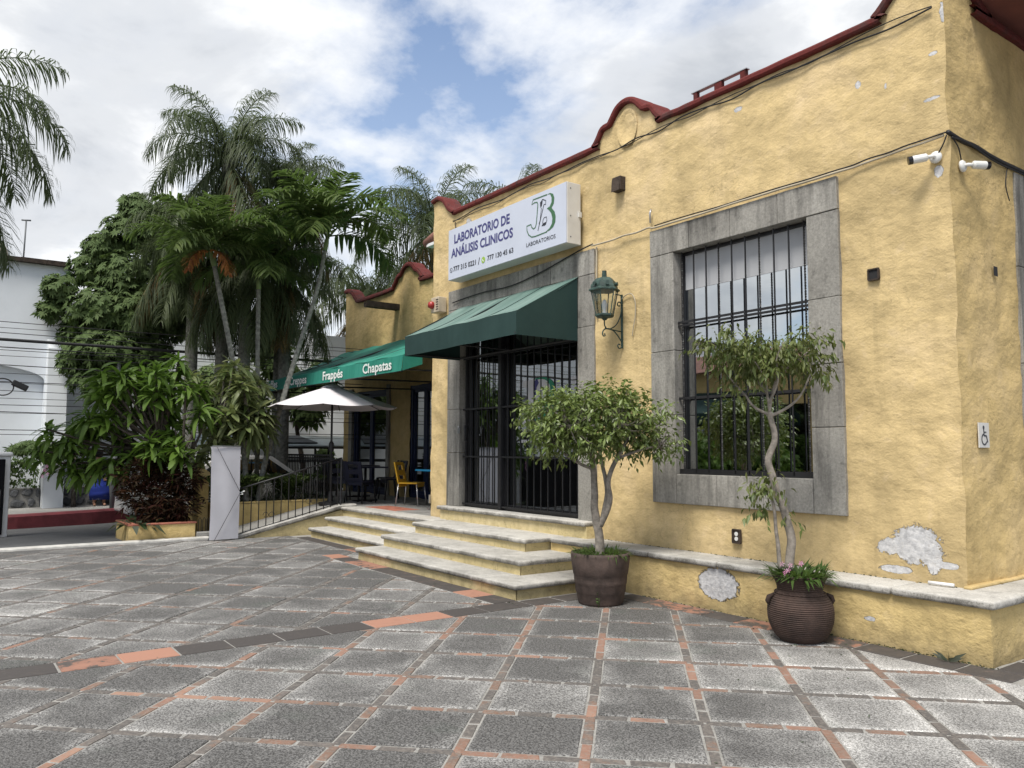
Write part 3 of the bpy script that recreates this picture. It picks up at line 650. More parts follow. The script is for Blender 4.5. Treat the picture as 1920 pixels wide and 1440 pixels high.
lk = MB().box(-8.06, -8.02, .33, .36, 1.86, 1.94); lk.tube([(-8.055, .345, 1.94), (-8.055, .345, 1.975), (-8.025, .345, 1.975), (-8.025, .345, 1.94)], .006, 6).build('padlock', M['alu'], door)
# sticker on the door glass: letters drawn as shapes, and the small notices
def flat(name, poly, y, mat, parent, th=.002):
    return MB().prism(poly, y, y - th, lambda u, v, t: (u, t, v)).build(name, mat, parent)
def arcpts(cx, cz, rx, rz, a0, a1, n=14): return [(cx + rx * math.cos(math.radians(a0 + (a1 - a0) * i / n)), cz + rz * math.sin(math.radians(a0 + (a1 - a0) * i / n))) for i in range(n + 1)]
dec = flat('decal', arcpts(-6.12, 2.46, .28, .175, 90, -75) + [(-6.30, 2.30), (-6.30, 2.63)], .556, M['vinyl_g'], door)
flat('print', arcpts(-6.16, 2.46, .22, .15, 90, -75) + [(-6.33, 2.31), (-6.36, 2.05)] + arcpts(-6.52, 2.05, .16, .10, 0, -180, 8) + [(-6.60, 2.06), (-6.55, 2.03), (-6.49, 2.05), (-6.47, 2.50), (-6.60, 2.52), (-6.58, 2.61), (-6.16, 2.61)], .553, M['vinyl_w'], dec)
flat('print', [(-6.33, 2.45), (-6.30, 2.59), (-6.24, 2.62), (-6.20, 2.56), (-6.25, 2.5), (-6.29, 2.30), (-6.31, 2.30), (-6.30, 2.47)], .550, M['navy'], dec)
flat('print', arcpts(-6.10, 2.16, .25, .14, 70, -90) + [(-6.4, 2.02), (-6.2, 2.06)], .556, M['vinyl_g'], dec)
for k in range(5): flat('print', [(-6.62 + k * .05, 1.70), (-6.59 + k * .05, 1.70), (-6.585 + k * .05, 1.745), (-6.625 + k * .05, 1.745)], .556, M['vinyl_w'], dec)
nt_ = MB()
for z in (2.60, 2.54, 2.47): flat('notice', [(-5.50, z - .045), (-5.38, z - .045), (-5.38, z), (-5.50, z)], .556, M['vinyl_w'], door)
# door sill step
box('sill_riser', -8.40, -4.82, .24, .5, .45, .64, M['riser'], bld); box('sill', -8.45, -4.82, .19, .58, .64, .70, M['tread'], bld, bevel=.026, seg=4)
# ---- plinth, ledge (the step stone runs on as a ledge)
pz = lines(-.02, .45, [], .05); px = lines(-5.25, 0, [], .06)
put('plinth', wallgrid(px, pz, [], lambda u, z: (u, 0, z), amp=.9), M['plinth'], bld)
put('plinth', wallgrid(lines(0, 5, [], .06), pz, [], lambda u, z: (0, u, z), amp=.9), M['plinth'], bld)
LZ0, LZ1 = .425, .49
led = MB()
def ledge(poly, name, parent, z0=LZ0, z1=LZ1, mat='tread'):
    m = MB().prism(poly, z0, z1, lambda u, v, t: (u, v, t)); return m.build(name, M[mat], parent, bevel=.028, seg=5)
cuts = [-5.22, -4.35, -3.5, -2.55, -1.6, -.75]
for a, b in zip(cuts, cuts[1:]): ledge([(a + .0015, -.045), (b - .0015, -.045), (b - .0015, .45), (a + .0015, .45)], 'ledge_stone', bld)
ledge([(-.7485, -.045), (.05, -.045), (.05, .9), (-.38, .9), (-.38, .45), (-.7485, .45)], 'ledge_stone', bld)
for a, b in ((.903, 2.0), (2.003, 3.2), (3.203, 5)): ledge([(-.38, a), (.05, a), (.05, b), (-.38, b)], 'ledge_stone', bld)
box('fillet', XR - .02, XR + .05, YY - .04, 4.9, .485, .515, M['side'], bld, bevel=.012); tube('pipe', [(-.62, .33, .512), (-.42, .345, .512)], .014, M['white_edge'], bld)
# right side opening, stone framed with a grey shutter
blocks_r = [(1.58, 1.9, a, b) for a, b in ((.5, 1.4), (1.4, 2.4), (2.4, 3.3), (3.3, 4.19))]
for y0, y1, z0, z1 in blocks_r: box('stone_block', XR - .22, XR + .03, y0 + .002, y1, z0 + .002, z1 - .002, M['cantera'], bld, bevel=.006)
box('stone_block', XR - .22, XR + .031, 1.9, 3.6, 3.88, 4.19, M['cantera'], bld, bevel=.006); box('shutter', XR - .2, XR - .12, 1.9, 3.5, .5, 3.88, M['pole'], bld)
# ------------------------------------------------------------------ entrance steps and cafe terrace
st = thing('entrance_steps', (-6.2, -.7, 0), 'three worn pale stone steps with cracked yellow risers before the barred door', 'steps')
T = [(-8.15, -4.14, -1.36, .165, -.2), (-8.15, -4.62, -.95, .33, .0), (-8.15, -5.24, -.42, .49, .25)]
for k, (x0, x1, y0, z, yb) in enumerate(T):
    z0 = 0 if k == 0 else T[k - 1][3]
    me = wallgrid(lines(x0 + .045, x1 - .045, [], .08), [z0 - .02, z0 + .05, z - .055], [], lambda u, zz: (u, y0 + .045, zz), amp=.35)
    put('riser', me, M['riser'], st)
    box('riser', x0 + .045, x1 - .045, y0 + .06, .2, max(z0 - .03, -.02), z - .056, M['riser'], st)
    yback = (T[k + 1][2] + .06) if k < 2 else .22
    xs_ = [x0, x0 + (x1 - x0) * .36, x0 + (x1 - x0) * .68, x1]
    if k < 2:
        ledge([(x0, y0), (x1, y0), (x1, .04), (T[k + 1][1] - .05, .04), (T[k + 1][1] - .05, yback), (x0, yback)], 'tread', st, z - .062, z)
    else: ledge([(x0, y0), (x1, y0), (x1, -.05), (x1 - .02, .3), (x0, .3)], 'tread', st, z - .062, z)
cs = thing('cafe_steps', (-9.8, -.4, 0), 'three mossy pale stone steps up to the cafe terrace', 'steps')
for k, (x0, y0, z) in enumerate([(-11.42, -.79, .165), (-11.55, -.42, .33), (-11.8, -.02, .49)]):
    z0 = 0 if k == 0 else z - .165
    box('riser', x0 + .05, -8.15, y0 + .05, .5, z0 - .02, z - .056, M['riser'], cs)
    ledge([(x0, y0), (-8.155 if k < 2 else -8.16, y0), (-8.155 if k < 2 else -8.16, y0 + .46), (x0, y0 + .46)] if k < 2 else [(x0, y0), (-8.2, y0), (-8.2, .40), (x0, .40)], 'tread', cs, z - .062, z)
ter = MB().box(-17.6, -8.99, .38, 2.62, -.3, .47); ter = tag(ter.build('terrace', M['mortar']), kind='structure')
for i in range(13):
    for j in range(4):
        x0 = -17.3 + i * .64; y0 = .42 + j * .55
        if x0 + .62 > -9: continue
        box('floor_tile', x0, x0 + .61, y0, y0 + .52, .46, .488 + U(-.002, .002), M['terracotta'] if (j == 0 and i in (9, 10)) else M['concrete'], ter, bevel=.004)
# ramp with its concrete edge
rp = thing('ramp', (-12.3, -1, 0), 'sloping concrete ramp with rounded edge beside the cafe steps', 'ramp')
MB().prism([(-2.05, -.1), (-2.05, .0), (0.0, .485), (.42, .486), (.42, -.1)], -12.98, -11.9, lambda u, v, t: (t, u, v)).build('slope', M['concrete'], rp)
MB().prism([(-2.05, -.1), (-2.05, -.02), (0.0, .43), (.37, .43), (.37, -.1)], -11.9, -11.72, lambda u, v, t: (t, u, v)).build('side_wall', M['riser'], rp)
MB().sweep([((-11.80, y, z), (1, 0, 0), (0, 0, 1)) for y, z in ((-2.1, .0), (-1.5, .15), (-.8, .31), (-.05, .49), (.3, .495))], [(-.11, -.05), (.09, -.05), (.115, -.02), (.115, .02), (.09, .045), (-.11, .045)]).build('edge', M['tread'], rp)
# raised bed behind the ramp
bed = thing('raised_bed', (-14.5, -1.1, 0), 'low yellow stucco planting bed behind the ramp railing', 'planter')
put('wall', wallgrid(lines(-2.1, .35, [], .1), lines(-.1, .54, [], .08), [], lambda u, z: (-12.99, u, z), amp=.6), M['planter'], bed)
put('wall', wallgrid(lines(-14.65, -12.99, [], .1), lines(-.1, .54, [], .08), [], lambda u, z: (u, -2.1, z), amp=.6), M['planter'], bed)
box('coping', -13.18, -12.975, -2.12, .36, .54, .57, M['planter'], bed, bevel=.01)
box('soil', -14.65, -13.02, -2.08, .36, -.1, .50, M['soil'], bed)
# ---- cafe wing set back behind the terrace
cb = thing('cafe_building', (-13, 4, 0), 'yellow cafe wing set back behind the teal awning, red curved coping', 'building')
CY = 2.6
cf = [(-17.54, 5.90), (-17.35, 5.90), (-17.1, 5.80), (-16.85, 5.60), (-16.6, 5.52), (-14.9, 5.52), (-14.65, 5.60), (-14.45, 5.78), (-14.3, 5.82), (-14.15, 5.95), (-13.95, 6.0), (-13.75, 5.95), (-13.6, 5.82), (-13.45, 5.76), (-13.25, 5.60), (-13.0, 5.52), (-9.0, 5.52)]
CH = [(-16.95, -14.95, .49, 3.1), (-13.8, -12.5, .49, 3.1), (-11.6, -10.2, .49, 3.1)]
put('wall', wallgrid(lines(-17.54, -9.0, [c for h in CH for c in h[:2]], .08), lines(.3, 5.5, [.49, 3.1, 5.0], .08), CH, lambda u, z: (u, CY, z), lambda u: interp(cf, u)), M['cafe'], cb)
put('wall', wallgrid(lines(CY, 8, [], .3), lines(.3, 5.5, [], .3), [], lambda u, z: (-17.54, u, z)), M['cafe'], cb)
P_ = [Vector((x, CY, z)) for x, z in smoothpoly(cf, 4)]; path = []
for i, p in enumerate(P_):
    t = (P_[min(i + 1, len(P_) - 1)] - P_[max(0, i - 1)]).normalized(); n_ = Vector((0, -1, 0)).cross(t); n_ = n_ if n_.z > 0 else -n_; path.append((p, (0, -1, 0), n_))
MB().sweep(path, [(-.24, -.01), (.06, -.02), (.075, .0), (.075, .045), (.06, .06), (.05, .088), (-.24, .095)]).build('coping', M['coping'], cb)
box('roof', -17.5, -9.0, CY + .2, 8, 5.0, 5.2, M['concrete'], cb)
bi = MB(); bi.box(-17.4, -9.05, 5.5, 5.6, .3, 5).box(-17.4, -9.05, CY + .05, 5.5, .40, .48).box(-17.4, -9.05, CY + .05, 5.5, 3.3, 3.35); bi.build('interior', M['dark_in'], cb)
for x0, x1, z0, z1 in CH:
    d = ringframe(x0, x1, z0, z1, CY + .02, CY + .14, .09).build('door', M['blue_door'], cb)
    for k in range(2):
        xx = x0 + .09 + (x1 - x0 - .18) * k / 2; xe = xx + (x1 - x0 - .18) / 2 - .01
        dd = ringframe(xx, xe, z0 + .09, z1 - .09, CY + .05, CY + .10, .07).build('door_leaf', M['blue_door'], d)
        me = bpy.data.meshes.new('pane'); me.from_pydata([(xx + .05, CY + .09, z0 + .1), (xe - .05, CY + .09, z0 + .1), (xe - .05, CY + .09, z1 - .1), (xx + .05, CY + .09, z1 - .1)], [], [(0, 1, 2, 3)]); put('pane', me, M['glass_door'], d)
for x0, x1 in ((-17.15, -16.95), (-14.95, -14.80)): box('stone_jamb', x0, x1, CY - .05, CY + .1, .49, 3.2, M['cantera'], cb, bevel=.008)
# sawn beam end / water spout
sp = MB().box(-14.62, -14.42, 1.75, 2.7, 5.0, 5.06).box(-14.62, -14.59, 1.75, 2.7, 5.06, 5.14).box(-14.45, -14.42, 1.75, 2.7, 5.06, 5.14).build('water_spout', M['wood']); tag(sp, 'dark timber water spout jutting from the cafe wall above the teal awning', 'spout')
# small tiled eave on the left flank of the main block
ev = thing('tiled_eave', (-9.1, 1.0, 5.2), 'short clay tiled eave on the left end of the main block', 'eave')
box('soffit', -9.32, -8.99, .45, 2.4, 5.17, 5.22, M['white_edge'], ev)
for k in range(9): MB().tube([(-8.99, .5 + k * .21, 5.36), (-9.40, .5 + k * .21, 5.25)], [.075, .085], 8).build('roof_tile', M['tile_roof'], ev, smooth=True)

# ------------------------------------------------------------------ awnings
aw = thing('door_awning', (-6.6, -.1, 3), 'dark green canvas awning with faded top over the laboratory door', 'awning')
def grid_surface(a, b, c, d, nu, nv, sag=0, wob=0):
    a, b, c, d = map(Vector, (a, b, c, d)); vs = []; fs = []
    for i in range(nu + 1):
        for j in range(nv + 1):
            u, v = i / nu, j / nv; p = (a * (1 - u) + b * u) * (1 - v) + (d * (1 - u) + c * u) * v
            p = p + Vector((0, 0, -sag * math.sin(math.pi * v) * (.7 + .3 * abs(math.sin(u * math.pi * 3))))) + noise.noise_vector(p * 2.2) * wob
            vs.append(tuple(p))
    for i in range(nu):
        for j in range(nv): k = i * (nv + 1) + j; fs.append((k, k + nv + 1, k + nv + 2, k + 1))
    return vs, fs
x0, x1, yf, yb = -8.03, -5.12, -.64, .36
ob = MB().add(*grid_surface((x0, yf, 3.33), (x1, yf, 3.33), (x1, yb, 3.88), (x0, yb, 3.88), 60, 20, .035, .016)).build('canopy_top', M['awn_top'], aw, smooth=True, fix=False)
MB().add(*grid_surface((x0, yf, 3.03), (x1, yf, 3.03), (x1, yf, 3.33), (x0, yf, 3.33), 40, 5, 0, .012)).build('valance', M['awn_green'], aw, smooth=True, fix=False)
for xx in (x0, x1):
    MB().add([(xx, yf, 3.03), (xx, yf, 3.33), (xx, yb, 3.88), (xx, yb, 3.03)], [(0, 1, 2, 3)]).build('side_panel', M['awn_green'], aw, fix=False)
fr = MB()
for a, b in (((x0 + .02, yf + .02, 3.06), (x1 - .02, yf + .02, 3.06)), ((x0 + .02, yf + .02, 3.32), (x1 - .02, yf + .02, 3.32)), ((x0 + .02, yb, 3.06), (x1 - .02, yb, 3.06)), ((x0 + .03, yf, 3.06), (x0 + .03, yb, 3.06)), ((x1 - .03, yf, 3.06), (x1 - .03, yb, 3.06)), ((x0 + .03, yf + .02, 3.31), (x0 + .03, yb, 3.86)), ((x1 - .03, yf + .02, 3.31), (x1 - .03, yb, 3.86)), ((-6.6, yf + .02, 3.31), (-6.6, yb, 3.86)), ((-6.6, yf, 3.06), (-6.6, yb, 3.06))): fr.tube([a, b], .014, 6)
fr.build('frame', M['iron'], aw)
for xx in (-7.3, -6.57, -5.85): tube('seam', [(xx, yf, 3.33), (xx, yf + .33, 3.49), (xx, yf + .66, 3.68), (xx, yb, 3.878)], .004, M['awn_green'], aw, 5)
ca = thing('cafe_awning', (-12.5, 1.2, 3), 'long teal green canvas awning lettered Waffles Creppes Frappés Chapatas', 'awning')
A_, B_, C_, D_ = (-16.0, -.12, 3.19), (-9.06, -.12, 3.19), (-9.0, 2.56, 4.22), (-17.5, 2.56, 4.22)
MB().add(*grid_surface(A_, B_, C_, D_, 70, 20, .07, .03)).build('canopy_top', M['awn_cafe'], ca, smooth=True, fix=False)
MB().add(*grid_surface((-16.0, -.14, 2.95), (-9.08, -.14, 2.92), B_, A_, 50, 4, 0, .006)).build('valance', M['awn_cafe'], ca, smooth=True, fix=False)
MB().add([(-9.06, -.14, 2.92), (-9.06, .25, 3.05), (-9.06, .25, 3.33), B_], [(0, 1, 2, 3)]).build('side_panel', M['awn_cafe'], ca, fix=False)
fr = MB()
for x in (-15.9, -13.6, -11.4, -9.15): fr.tube([(x, -.1, 3.15), (x, 2.55, 4.15)], .02, 6).tube([(x, -.1, 2.95), (x, 2.55, 3.0)], .018, 6)
fr.tube([(-15.95, -.1, 2.96), (-9.1, -.1, 2.93)], .018, 6); fr.build('frame', M['iron'], ca)
# ------------------------------------------------------------------ lettering
def text(body, x0, x1, z0, cap, y, mat, parent, name='lettering', bold=0, slant=0, th=.002, z1=None):
    cu = bpy.data.curves.new('t', 'FONT'); cu.body = body; cu.offset = bold; cu.resolution_u = 3; cu.shear = slant
    o = bpy.data.objects.new('t', cu); COL.objects.link(o); dg = bpy.context.evaluated_depsgraph_get(); me = bpy.data.meshes.new_from_object(o.evaluated_get(dg)); bpy.data.objects.remove(o)
    co = [v.co.copy() for v in me.vertices]
    cu2 = bpy.data.curves.new('t2', 'FONT'); cu2.body = 'H'; o2 = bpy.data.objects.new('t2', cu2); COL.objects.link(o2); dg = bpy.context.evaluated_depsgraph_get(); mh = bpy.data.meshes.new_from_object(o2.evaluated_get(dg)); bpy.data.objects.remove(o2)
    hh = max(v.co.y for v in mh.vertices); a = min(c.x for c in co); b = max(c.x for c in co)
    z1 = z0 if z1 is None else z1
    for v, c in zip(me.vertices, co):
        f = (c.x - a) / (b - a); v.co = (x0 + f * (x1 - x0), y, z0 + (z1 - z0) * f + c.y / hh * cap)
    me.materials.clear()
    return put(name, me, M[mat], parent)
for wd, a, b, z, zz_ in (('Chapatas', -10.56, -9.42, 2.965, 2.96), ('Frappés', -12.42, -11.45, 2.975, 2.968), ('Creppes', -14.27, -13.30, 2.99, 2.98), ('Waffles', -15.95, -15.06, 3.0, 2.995)):
    text(wd, a, b, z + .012, .165, -.1525, 'white_ink', ca, bold=.02, z1=zz_ + .012)
# sign box
sg = thing('sign_box', (-6.5, .25, 4.7), 'white box sign of the clinical laboratory above the green awning', 'sign')
sx0, sx1, sz0, sz1, sy = -7.99, -5.03, 4.29, 5.11, .10
box('case', sx0, sx1, sy + .012, .345, sz0, sz1, M['white_metal'], sg, bevel=.006)
box('face', sx0 + .006, sx1 - .006, sy, sy + .010, sz0 + .006, sz1 - .006, M['sign_face'], sg)
for k in range(3): box('bracket', -7.6 + k * 1.1, -7.52 + k * 1.1, .345, .41, 4.4, 5.0, M['white_metal'], sg)
box('hinge', sx1, sx1 + .02, .30, .345, 4.66, 4.73, M['white_metal'], sg)
for z in (4.38, 4.66, 5.03): MB().tube([(sx1 - .001, .17, z), (sx1 + .004, .17, z)], .009, 8).build('screw', M['pole'], sg)
TY = sy - .003
text('LABORATORIO DE', -7.81, -6.30, 4.862, .135, TY, 'navy', sg, bold=.03, z1=4.846)
text('ANÁLISIS CLINICOS', -7.90, -6.22, 4.645, .132, TY, 'navy', sg, bold=.03, z1=4.628)
text('777 315 0221', -7.83, -7.18, 4.412, .076, TY, 'black_ink', sg, bold=.018, z1=4.404)
text('/', -7.12, -7.07, 4.392, .10, TY, 'black_ink', sg, bold=.01)
text('777 130 45 63', -6.87, -6.21, 4.405, .070, TY, 'black_ink', sg, bold=.018, z1=4.398)
text('LABORATORIOS', -5.90, -5.255, 4.405, .055, TY, 'black_ink', sg, bold=0.006, z1=4.399)
TYI = lambda u, v, t: (u, t, v)
def ribbon(pts, w, closed=False):
    m = MB(); n = len(pts)
    L_, R_ = [], []
    for i in range(n):
        a = Vector(pts[max(0, i - 1)]); b = Vector(pts[min(n - 1, i + 1)]); d = (b - a).normalized(); q = Vector((-d.y, d.x)) * w / 2; L_.append(Vector(pts[i]) + q); R_.append(Vector(pts[i]) - q)
    vs = [(p.x, TY, p.y) for p in L_] + [(p.x, TY, p.y) for p in R_]
    return m.add(vs, [(i, i + 1, n + i + 1, n + i) for i in range(n - 1)])
cres = [(-5.433, 5.034), (-5.369, 5.04), (-5.306, 5.011), (-5.279, 4.953), (-5.29, 4.875), (-5.338, 4.827), (-5.275, 4.761), (-5.252, 4.695), (-5.26, 4.616), (-5.307, 4.557), (-5.386, 4.529), (-5.466, 4.527), (-5.378, 4.563), (-5.33, 4.613), (-5.322, 4.681), (-5.346, 4.758), (-5.402, 4.817), (-5.442, 4.842), (-5.378, 4.857), (-5.338, 4.908), (-5.338, 4.969), (-5.369, 5.023)]
logo = MB().add([(x, TY, z) for x, z in cres], [(0, 1, 21), (1, 2, 20, 21), (2, 3, 20), (3, 4, 19, 20), (4, 5, 18, 19), (5, 17, 18), (5, 6, 16, 17), (6, 7, 15, 16), (7, 8, 14, 15), (8, 9, 13, 14), (9, 10, 12, 13), (10, 11, 12)]).build('emblem', M['dkgreen'], sg)
Jp = [(-5.433, 5.034), (-5.747, 5.041), (-5.777, 4.98), (-5.713, 4.993), (-5.654, 4.983), (-5.638, 4.953), (-5.671, 4.692), (-5.696, 4.64), (-5.738, 4.629), (-5.78, 4.665), (-5.793, 4.705), (-5.891, 4.701), (-5.885, 4.636), (-5.848, 4.57), (-5.78, 4.524), (-5.696, 4.516), (-5.434, 4.523)]
ribbon(Jp, .016).build('outline', M['dkgreen'], logo)
flat('mark', [(-5.588, 4.961), (-5.539, 4.995), (-5.534, 4.963), (-5.55, 4.91), (-5.58, 4.887)], TY + .001, M['black_ink'], logo)
for pts_, w_ in (([(-5.539, 4.995), (-5.463, 4.96), (-5.466, 4.905), (-5.501, 4.917)], .012), ([(-5.505, 4.914), (-5.638, 4.579)], .012), ([(-5.56, 4.882), (-5.588, 4.714), (-5.616, 4.669)], .010), ([(-5.534, 4.66), (-5.523, 4.709), (-5.498, 4.731), (-5.45, 4.732), (-5.439, 4.689), (-5.45, 4.659)], .010)): ribbon(pts_, w_).build('mark', M['black_ink'], logo)
flat('mark', [(-5.523, 4.657), (-5.45, 4.663), (-5.458, 4.632), (-5.49, 4.621), (-5.555, 4.628)], TY + .001, M['black_ink'], logo)
flat('icon', arcpts(-6.977, 4.437, .048, .048, 0, 350, 20), TY + .001, M['lime'], sg); ribbon(arcpts(-6.955, 4.455, .04, .04, 180, 270, 5), .014).build('icon', M['white_ink'], sg).location.y -= .003
ribbon(arcpts(-7.896, 4.445, .036, .036, 0, 350, 16), .008).build('icon', M['black_ink'], sg); ribbon(arcpts(-7.88, 4.46, .03, .03, 180, 270, 5), .010).build('icon', M['black_ink'], sg)
# ------------------------------------------------------------------ wall fittings
lt = thing('wall_lantern', (-4.31, .2, 2.84), 'hexagonal green metal lantern on a scrolled bracket between door and window', 'lantern')
lc = (-4.30, .09)
def hexl(prof, n=6, rot=0): return MB().lathe(prof, n, (lc[0], lc[1], 0))
hexl([(.03, 3.75), (.03, 3.70), (.045, 3.70), (.10, 3.685), (.145, 3.64), (.165, 3.58), (.168, 3.565), (.195, 3.545), (.195, 3.53), (.15, 3.525)]).build('roof', M['lamp'], lt)
MB().lathe([(.026, 3.70), (.028, 3.78), (.0, 3.785)], 10, (lc[0], lc[1], 0)).build('finial', M['lamp'], lt)
for k in range(6):
    a = math.pi * 2 * k / 6; c_, s_ = math.cos(a), math.sin(a)
    MB().tube([(lc[0] + .165 * c_, lc[1] + .165 * s_, 3.53), (lc[0] + .105 * c_, lc[1] + .105 * s_, 3.23)], .009, 4).build('corner_bar', M['lamp'], lt)
    a2 = a + math.pi / 6
    MB().tube([(lc[0] + .125 * math.cos(a2), lc[1] + .125 * math.sin(a2), 3.60), (lc[0] + .168 * math.cos(a2), lc[1] + .168 * math.sin(a2), 3.605)], [.012, .026], 10).build('vent', M['lamp'], lt)
    b_ = math.pi * 2 * (k + 1) / 6
    me = bpy.data.meshes.new('pane'); q = [(lc[0] + r * math.cos(t), lc[1] + r * math.sin(t), z) for r, t, z in ((.155, a, 3.53), (.155, b_, 3.53), (.1, b_, 3.24), (.1, a, 3.24))]; me.from_pydata(q, [], [(0, 1, 2, 3)]); put('pane', me, M['glass_clear'], lt)
hexl([(.115, 3.245), (.118, 3.225), (.10, 3.205), (.04, 3.195), (.02, 3.17)]).build('base', M['lamp'], lt)
MB().lathe([(.02, 3.22), (.03, 3.26), (.022, 3.29), (.028, 3.31), (.036, 3.36), (.025, 3.41), (.0, 3.43)], 10, (lc[0], lc[1], 0)).build('bulb', M['white_edge'], lt, smooth=True)
bx_ = -4.305
MB().box(bx_ - .014, bx_ + .014, .375, .388, 2.85, 3.52).build('wall_bar', M['lamp'], lt)
def scroll(pts, r=.008): return MB().tube([(bx_, y, z) for y, z in pts], r, 6)
def spiral(cy, cz, r0, turns, a0, sgn=1, n=16): return [(cy + r0 * (1 - i / n * .65) * math.cos(a0 + sgn * turns * 2 * math.pi * i / n), cz + r0 * (1 - i / n * .65) * math.sin(a0 + sgn * turns * 2 * math.pi * i / n)) for i in range(n + 1)]
for pts_ in (smoothpoly([(.09, 3.17), (.095, 3.11), (.14, 3.07), (.22, 3.09), (.30, 3.15), (.36, 3.26), (.375, 3.34)]), smoothpoly([(.375, 2.93), (.33, 2.98), (.25, 3.05), (.16, 3.075), (.09, 3.06), (.06, 3.02), (.07, 2.98), (.10, 2.985), (.09, 3.01)]), spiral(.335, 3.39, .04, .9, 0), spiral(.335, 2.88, .04, .9, 0, -1), [(.375, 3.055), (.10, 3.075)], [(.375, 3.51), (.25, 3.515)]): scroll(pts_).build('scroll', M['lamp'], lt, smooth=True)
tag(tube('lantern_wire', smoothpoly([(-4.29, .37, 3.46), (-4.22, .37, 3.50), (-4.12, .37, 3.50), (-4.06, .37, 3.40), (-4.06, .37, 3.22), (-4.10, .375, 3.08), (-4.13, .385, 2.98)]), .006, M['cable_w']), 'pale looped wire beside the lantern bracket', 'wire')
bxo = thing('junction_box', (-4.29, .3, 4.79), 'old square timber beam end on the wall right of the sign', 'box')
MB().box(-4.37, -4.22, .29, .42, 4.82, 5.0).build('box', M['wood'], bxo, bevel=.01); MB().add(*grid_surface((-4.36, .28, 4.83), (-4.23, .28, 4.83), (-4.23, .285, 4.99), (-4.36, .285, 4.99), 6, 6, 0, .03)).build('splintered_face', M['wood'], bxo, fix=False)
si = thing('alarm_siren', (-8.62, .3, 3.88), 'beige louvred alarm box with red strobe beside the door awning', 'alarm')
MB().box(-8.74, -8.50, .22, .385, 3.88, 4.14).build('case', M['beige'], si, bevel=.012)
for k in range(5): MB().box(-8.57, -8.503, .214, .222, 3.92 + k * .04, 3.935 + k * .04).build('louvre', M['wood'], si)
MB().lathe([(.06, 0), (.065, .03), (.05, .07), (0.0, .085)], 14).build('strobe', M['red_plastic'], si, smooth=True).matrix_basis = Matrix.Translation((-8.68, .22, 4.01)) @ Matrix.Rotation(math.pi / 2, 4, 'X')
def camera(name, label, base, nrm, aim):
    t_ = thing(name, base, label, 'camera', 'security cameras at the building corner'); b = Vector(base); n_ = Vector(nrm); a = Vector(aim).normalized()
    q = n_.to_track_quat('Z', 'Y').to_matrix().to_4x4(); o = MB().lathe([(.052, 0), (.052, .015), (.035, .03), (.0, .032)], 16).build('mount', M['cam_w'], None, smooth=True); o.matrix_basis = Matrix.Translation(b) @ q; adopt(o, t_)
    j = b + n_ * .055; tube('arm', [b + n_ * .02, j, j + a * .05], .016, M['cam_w'], t_)
    s = j + a * .04; bd = MB().tube([s, s + a * .012, s + a * .12], [.022, .034, .035], 16).build('body', M['cam_w'], t_, smooth=False)
    MB().tube([s + a * .12, s + a * .155], [.0355, .036], 16).build('hood', M['cam_b'], bd)
    return t_
camera('security_camera', 'white bullet camera on the yellow front wall, aimed left', (-.44, .385, 4.10), (0, -1, 0), (-.75, -.6, -.12))
camera('security_camera', 'white bullet camera on the shaded side wall, aimed right', (-.325, .58, 4.03), (1, 0, 0), (.45, .9, .02))
def wire(name, pts, r, mat, label, group='wall cables', n=6):
    return tag(tube(name, smoothpoly(pts, 6), r, M[mat], None, n), label, 'cable', group)
def wob(a, b, n, amp, y=None):
    a, b = Vector(a), Vector(b); return [tuple(a.lerp(b, i / n) + Vector((0, U(-.004, 0), U(-amp, amp)))) for i in range(n + 1)]
wire('wall_cable', wob((-8.3, .375, 5.40), (-.42, .375, 5.42), 22, .028), .008, 'cable', 'thicker dark cable sagging just below the parapet coping')
wire('wall_cable', wob((-8.3, .37, 5.37), (-.42, .375, 5.44), 26, .03), .005, 'cable', 'thinner dark cable crossing the one below the coping')
wire('wall_cable', wob((-4.82, .35, 4.24), (-3.8, .345, 4.24), 5, .01) + wob((-3.7, .345, 4.225), (-1.36, .345, 4.222), 8, .004) + wob((-1.2, .375, 4.23), (-.36, .365, 4.27), 5, .008), .011, 'cable_w', 'pale dusty cable running along the top of the window frame')
wire('wall_cable', wob((-3.7, .345, 4.245), (-1.36, .345, 4.24), 8, .004) + wob((-1.2, .37, 4.25), (-.34, .355, 4.28), 5, .008), .007, 'cable', 'dark thin cable above the window frame to the corner')
wire('wall_cable', wob((-.325, .36, 4.27), (-.315, 2.6, 4.20), 9, .012), .020, 'cable', 'thick black cable bundle along the shaded side wall')
wire('wall_cable', wob((-.31, .40, 4.25), (-.305, 2.4, 4.17), 9, .02), .008, 'cable', 'thin black cable hanging under the bundle on the side wall')
wire('wall_cable', [(-.32, .42, 4.25), (-.31, .50, 4.18), (-.315, .55, 4.10), (-.32, .57, 4.05)], .006, 'cable', 'short black lead down to the side wall camera')
wire('wall_cable', [(-.335, .36, 4.26), (-.36, .36, 4.20), (-.40, .365, 4.14), (-.43, .36, 4.11)], .006, 'cable', 'short black lead to the front wall camera')
wire('wall_cable', [(-.315, 1.45, 4.20), (-.30, 1.38, 4.12), (-.30, 1.36, 4.0), (-.30, 1.42, 3.88)], .005, 'cable', 'loose black wire end dangling on the side wall')
wire('wall_cable', [(-8.25, .345, 4.0), (-7.9, .345, 4.02), (-7.3, .34, 4.03), (-6.6, .34, 4.01), (-5.9, .34, 4.08), (-5.1, .345, 4.22), (-4.8, .35, 4.26)], .009, 'cable', 'black cable drooping across the door lintel')
wire('wall_cable', [(-4.76, .38, 4.22), (-4.75, .37, 3.9), (-4.755, .372, 3.5), (-4.75, .375, 3.28)], .011, 'cable_w', 'pale vertical conduit beside the door frame')
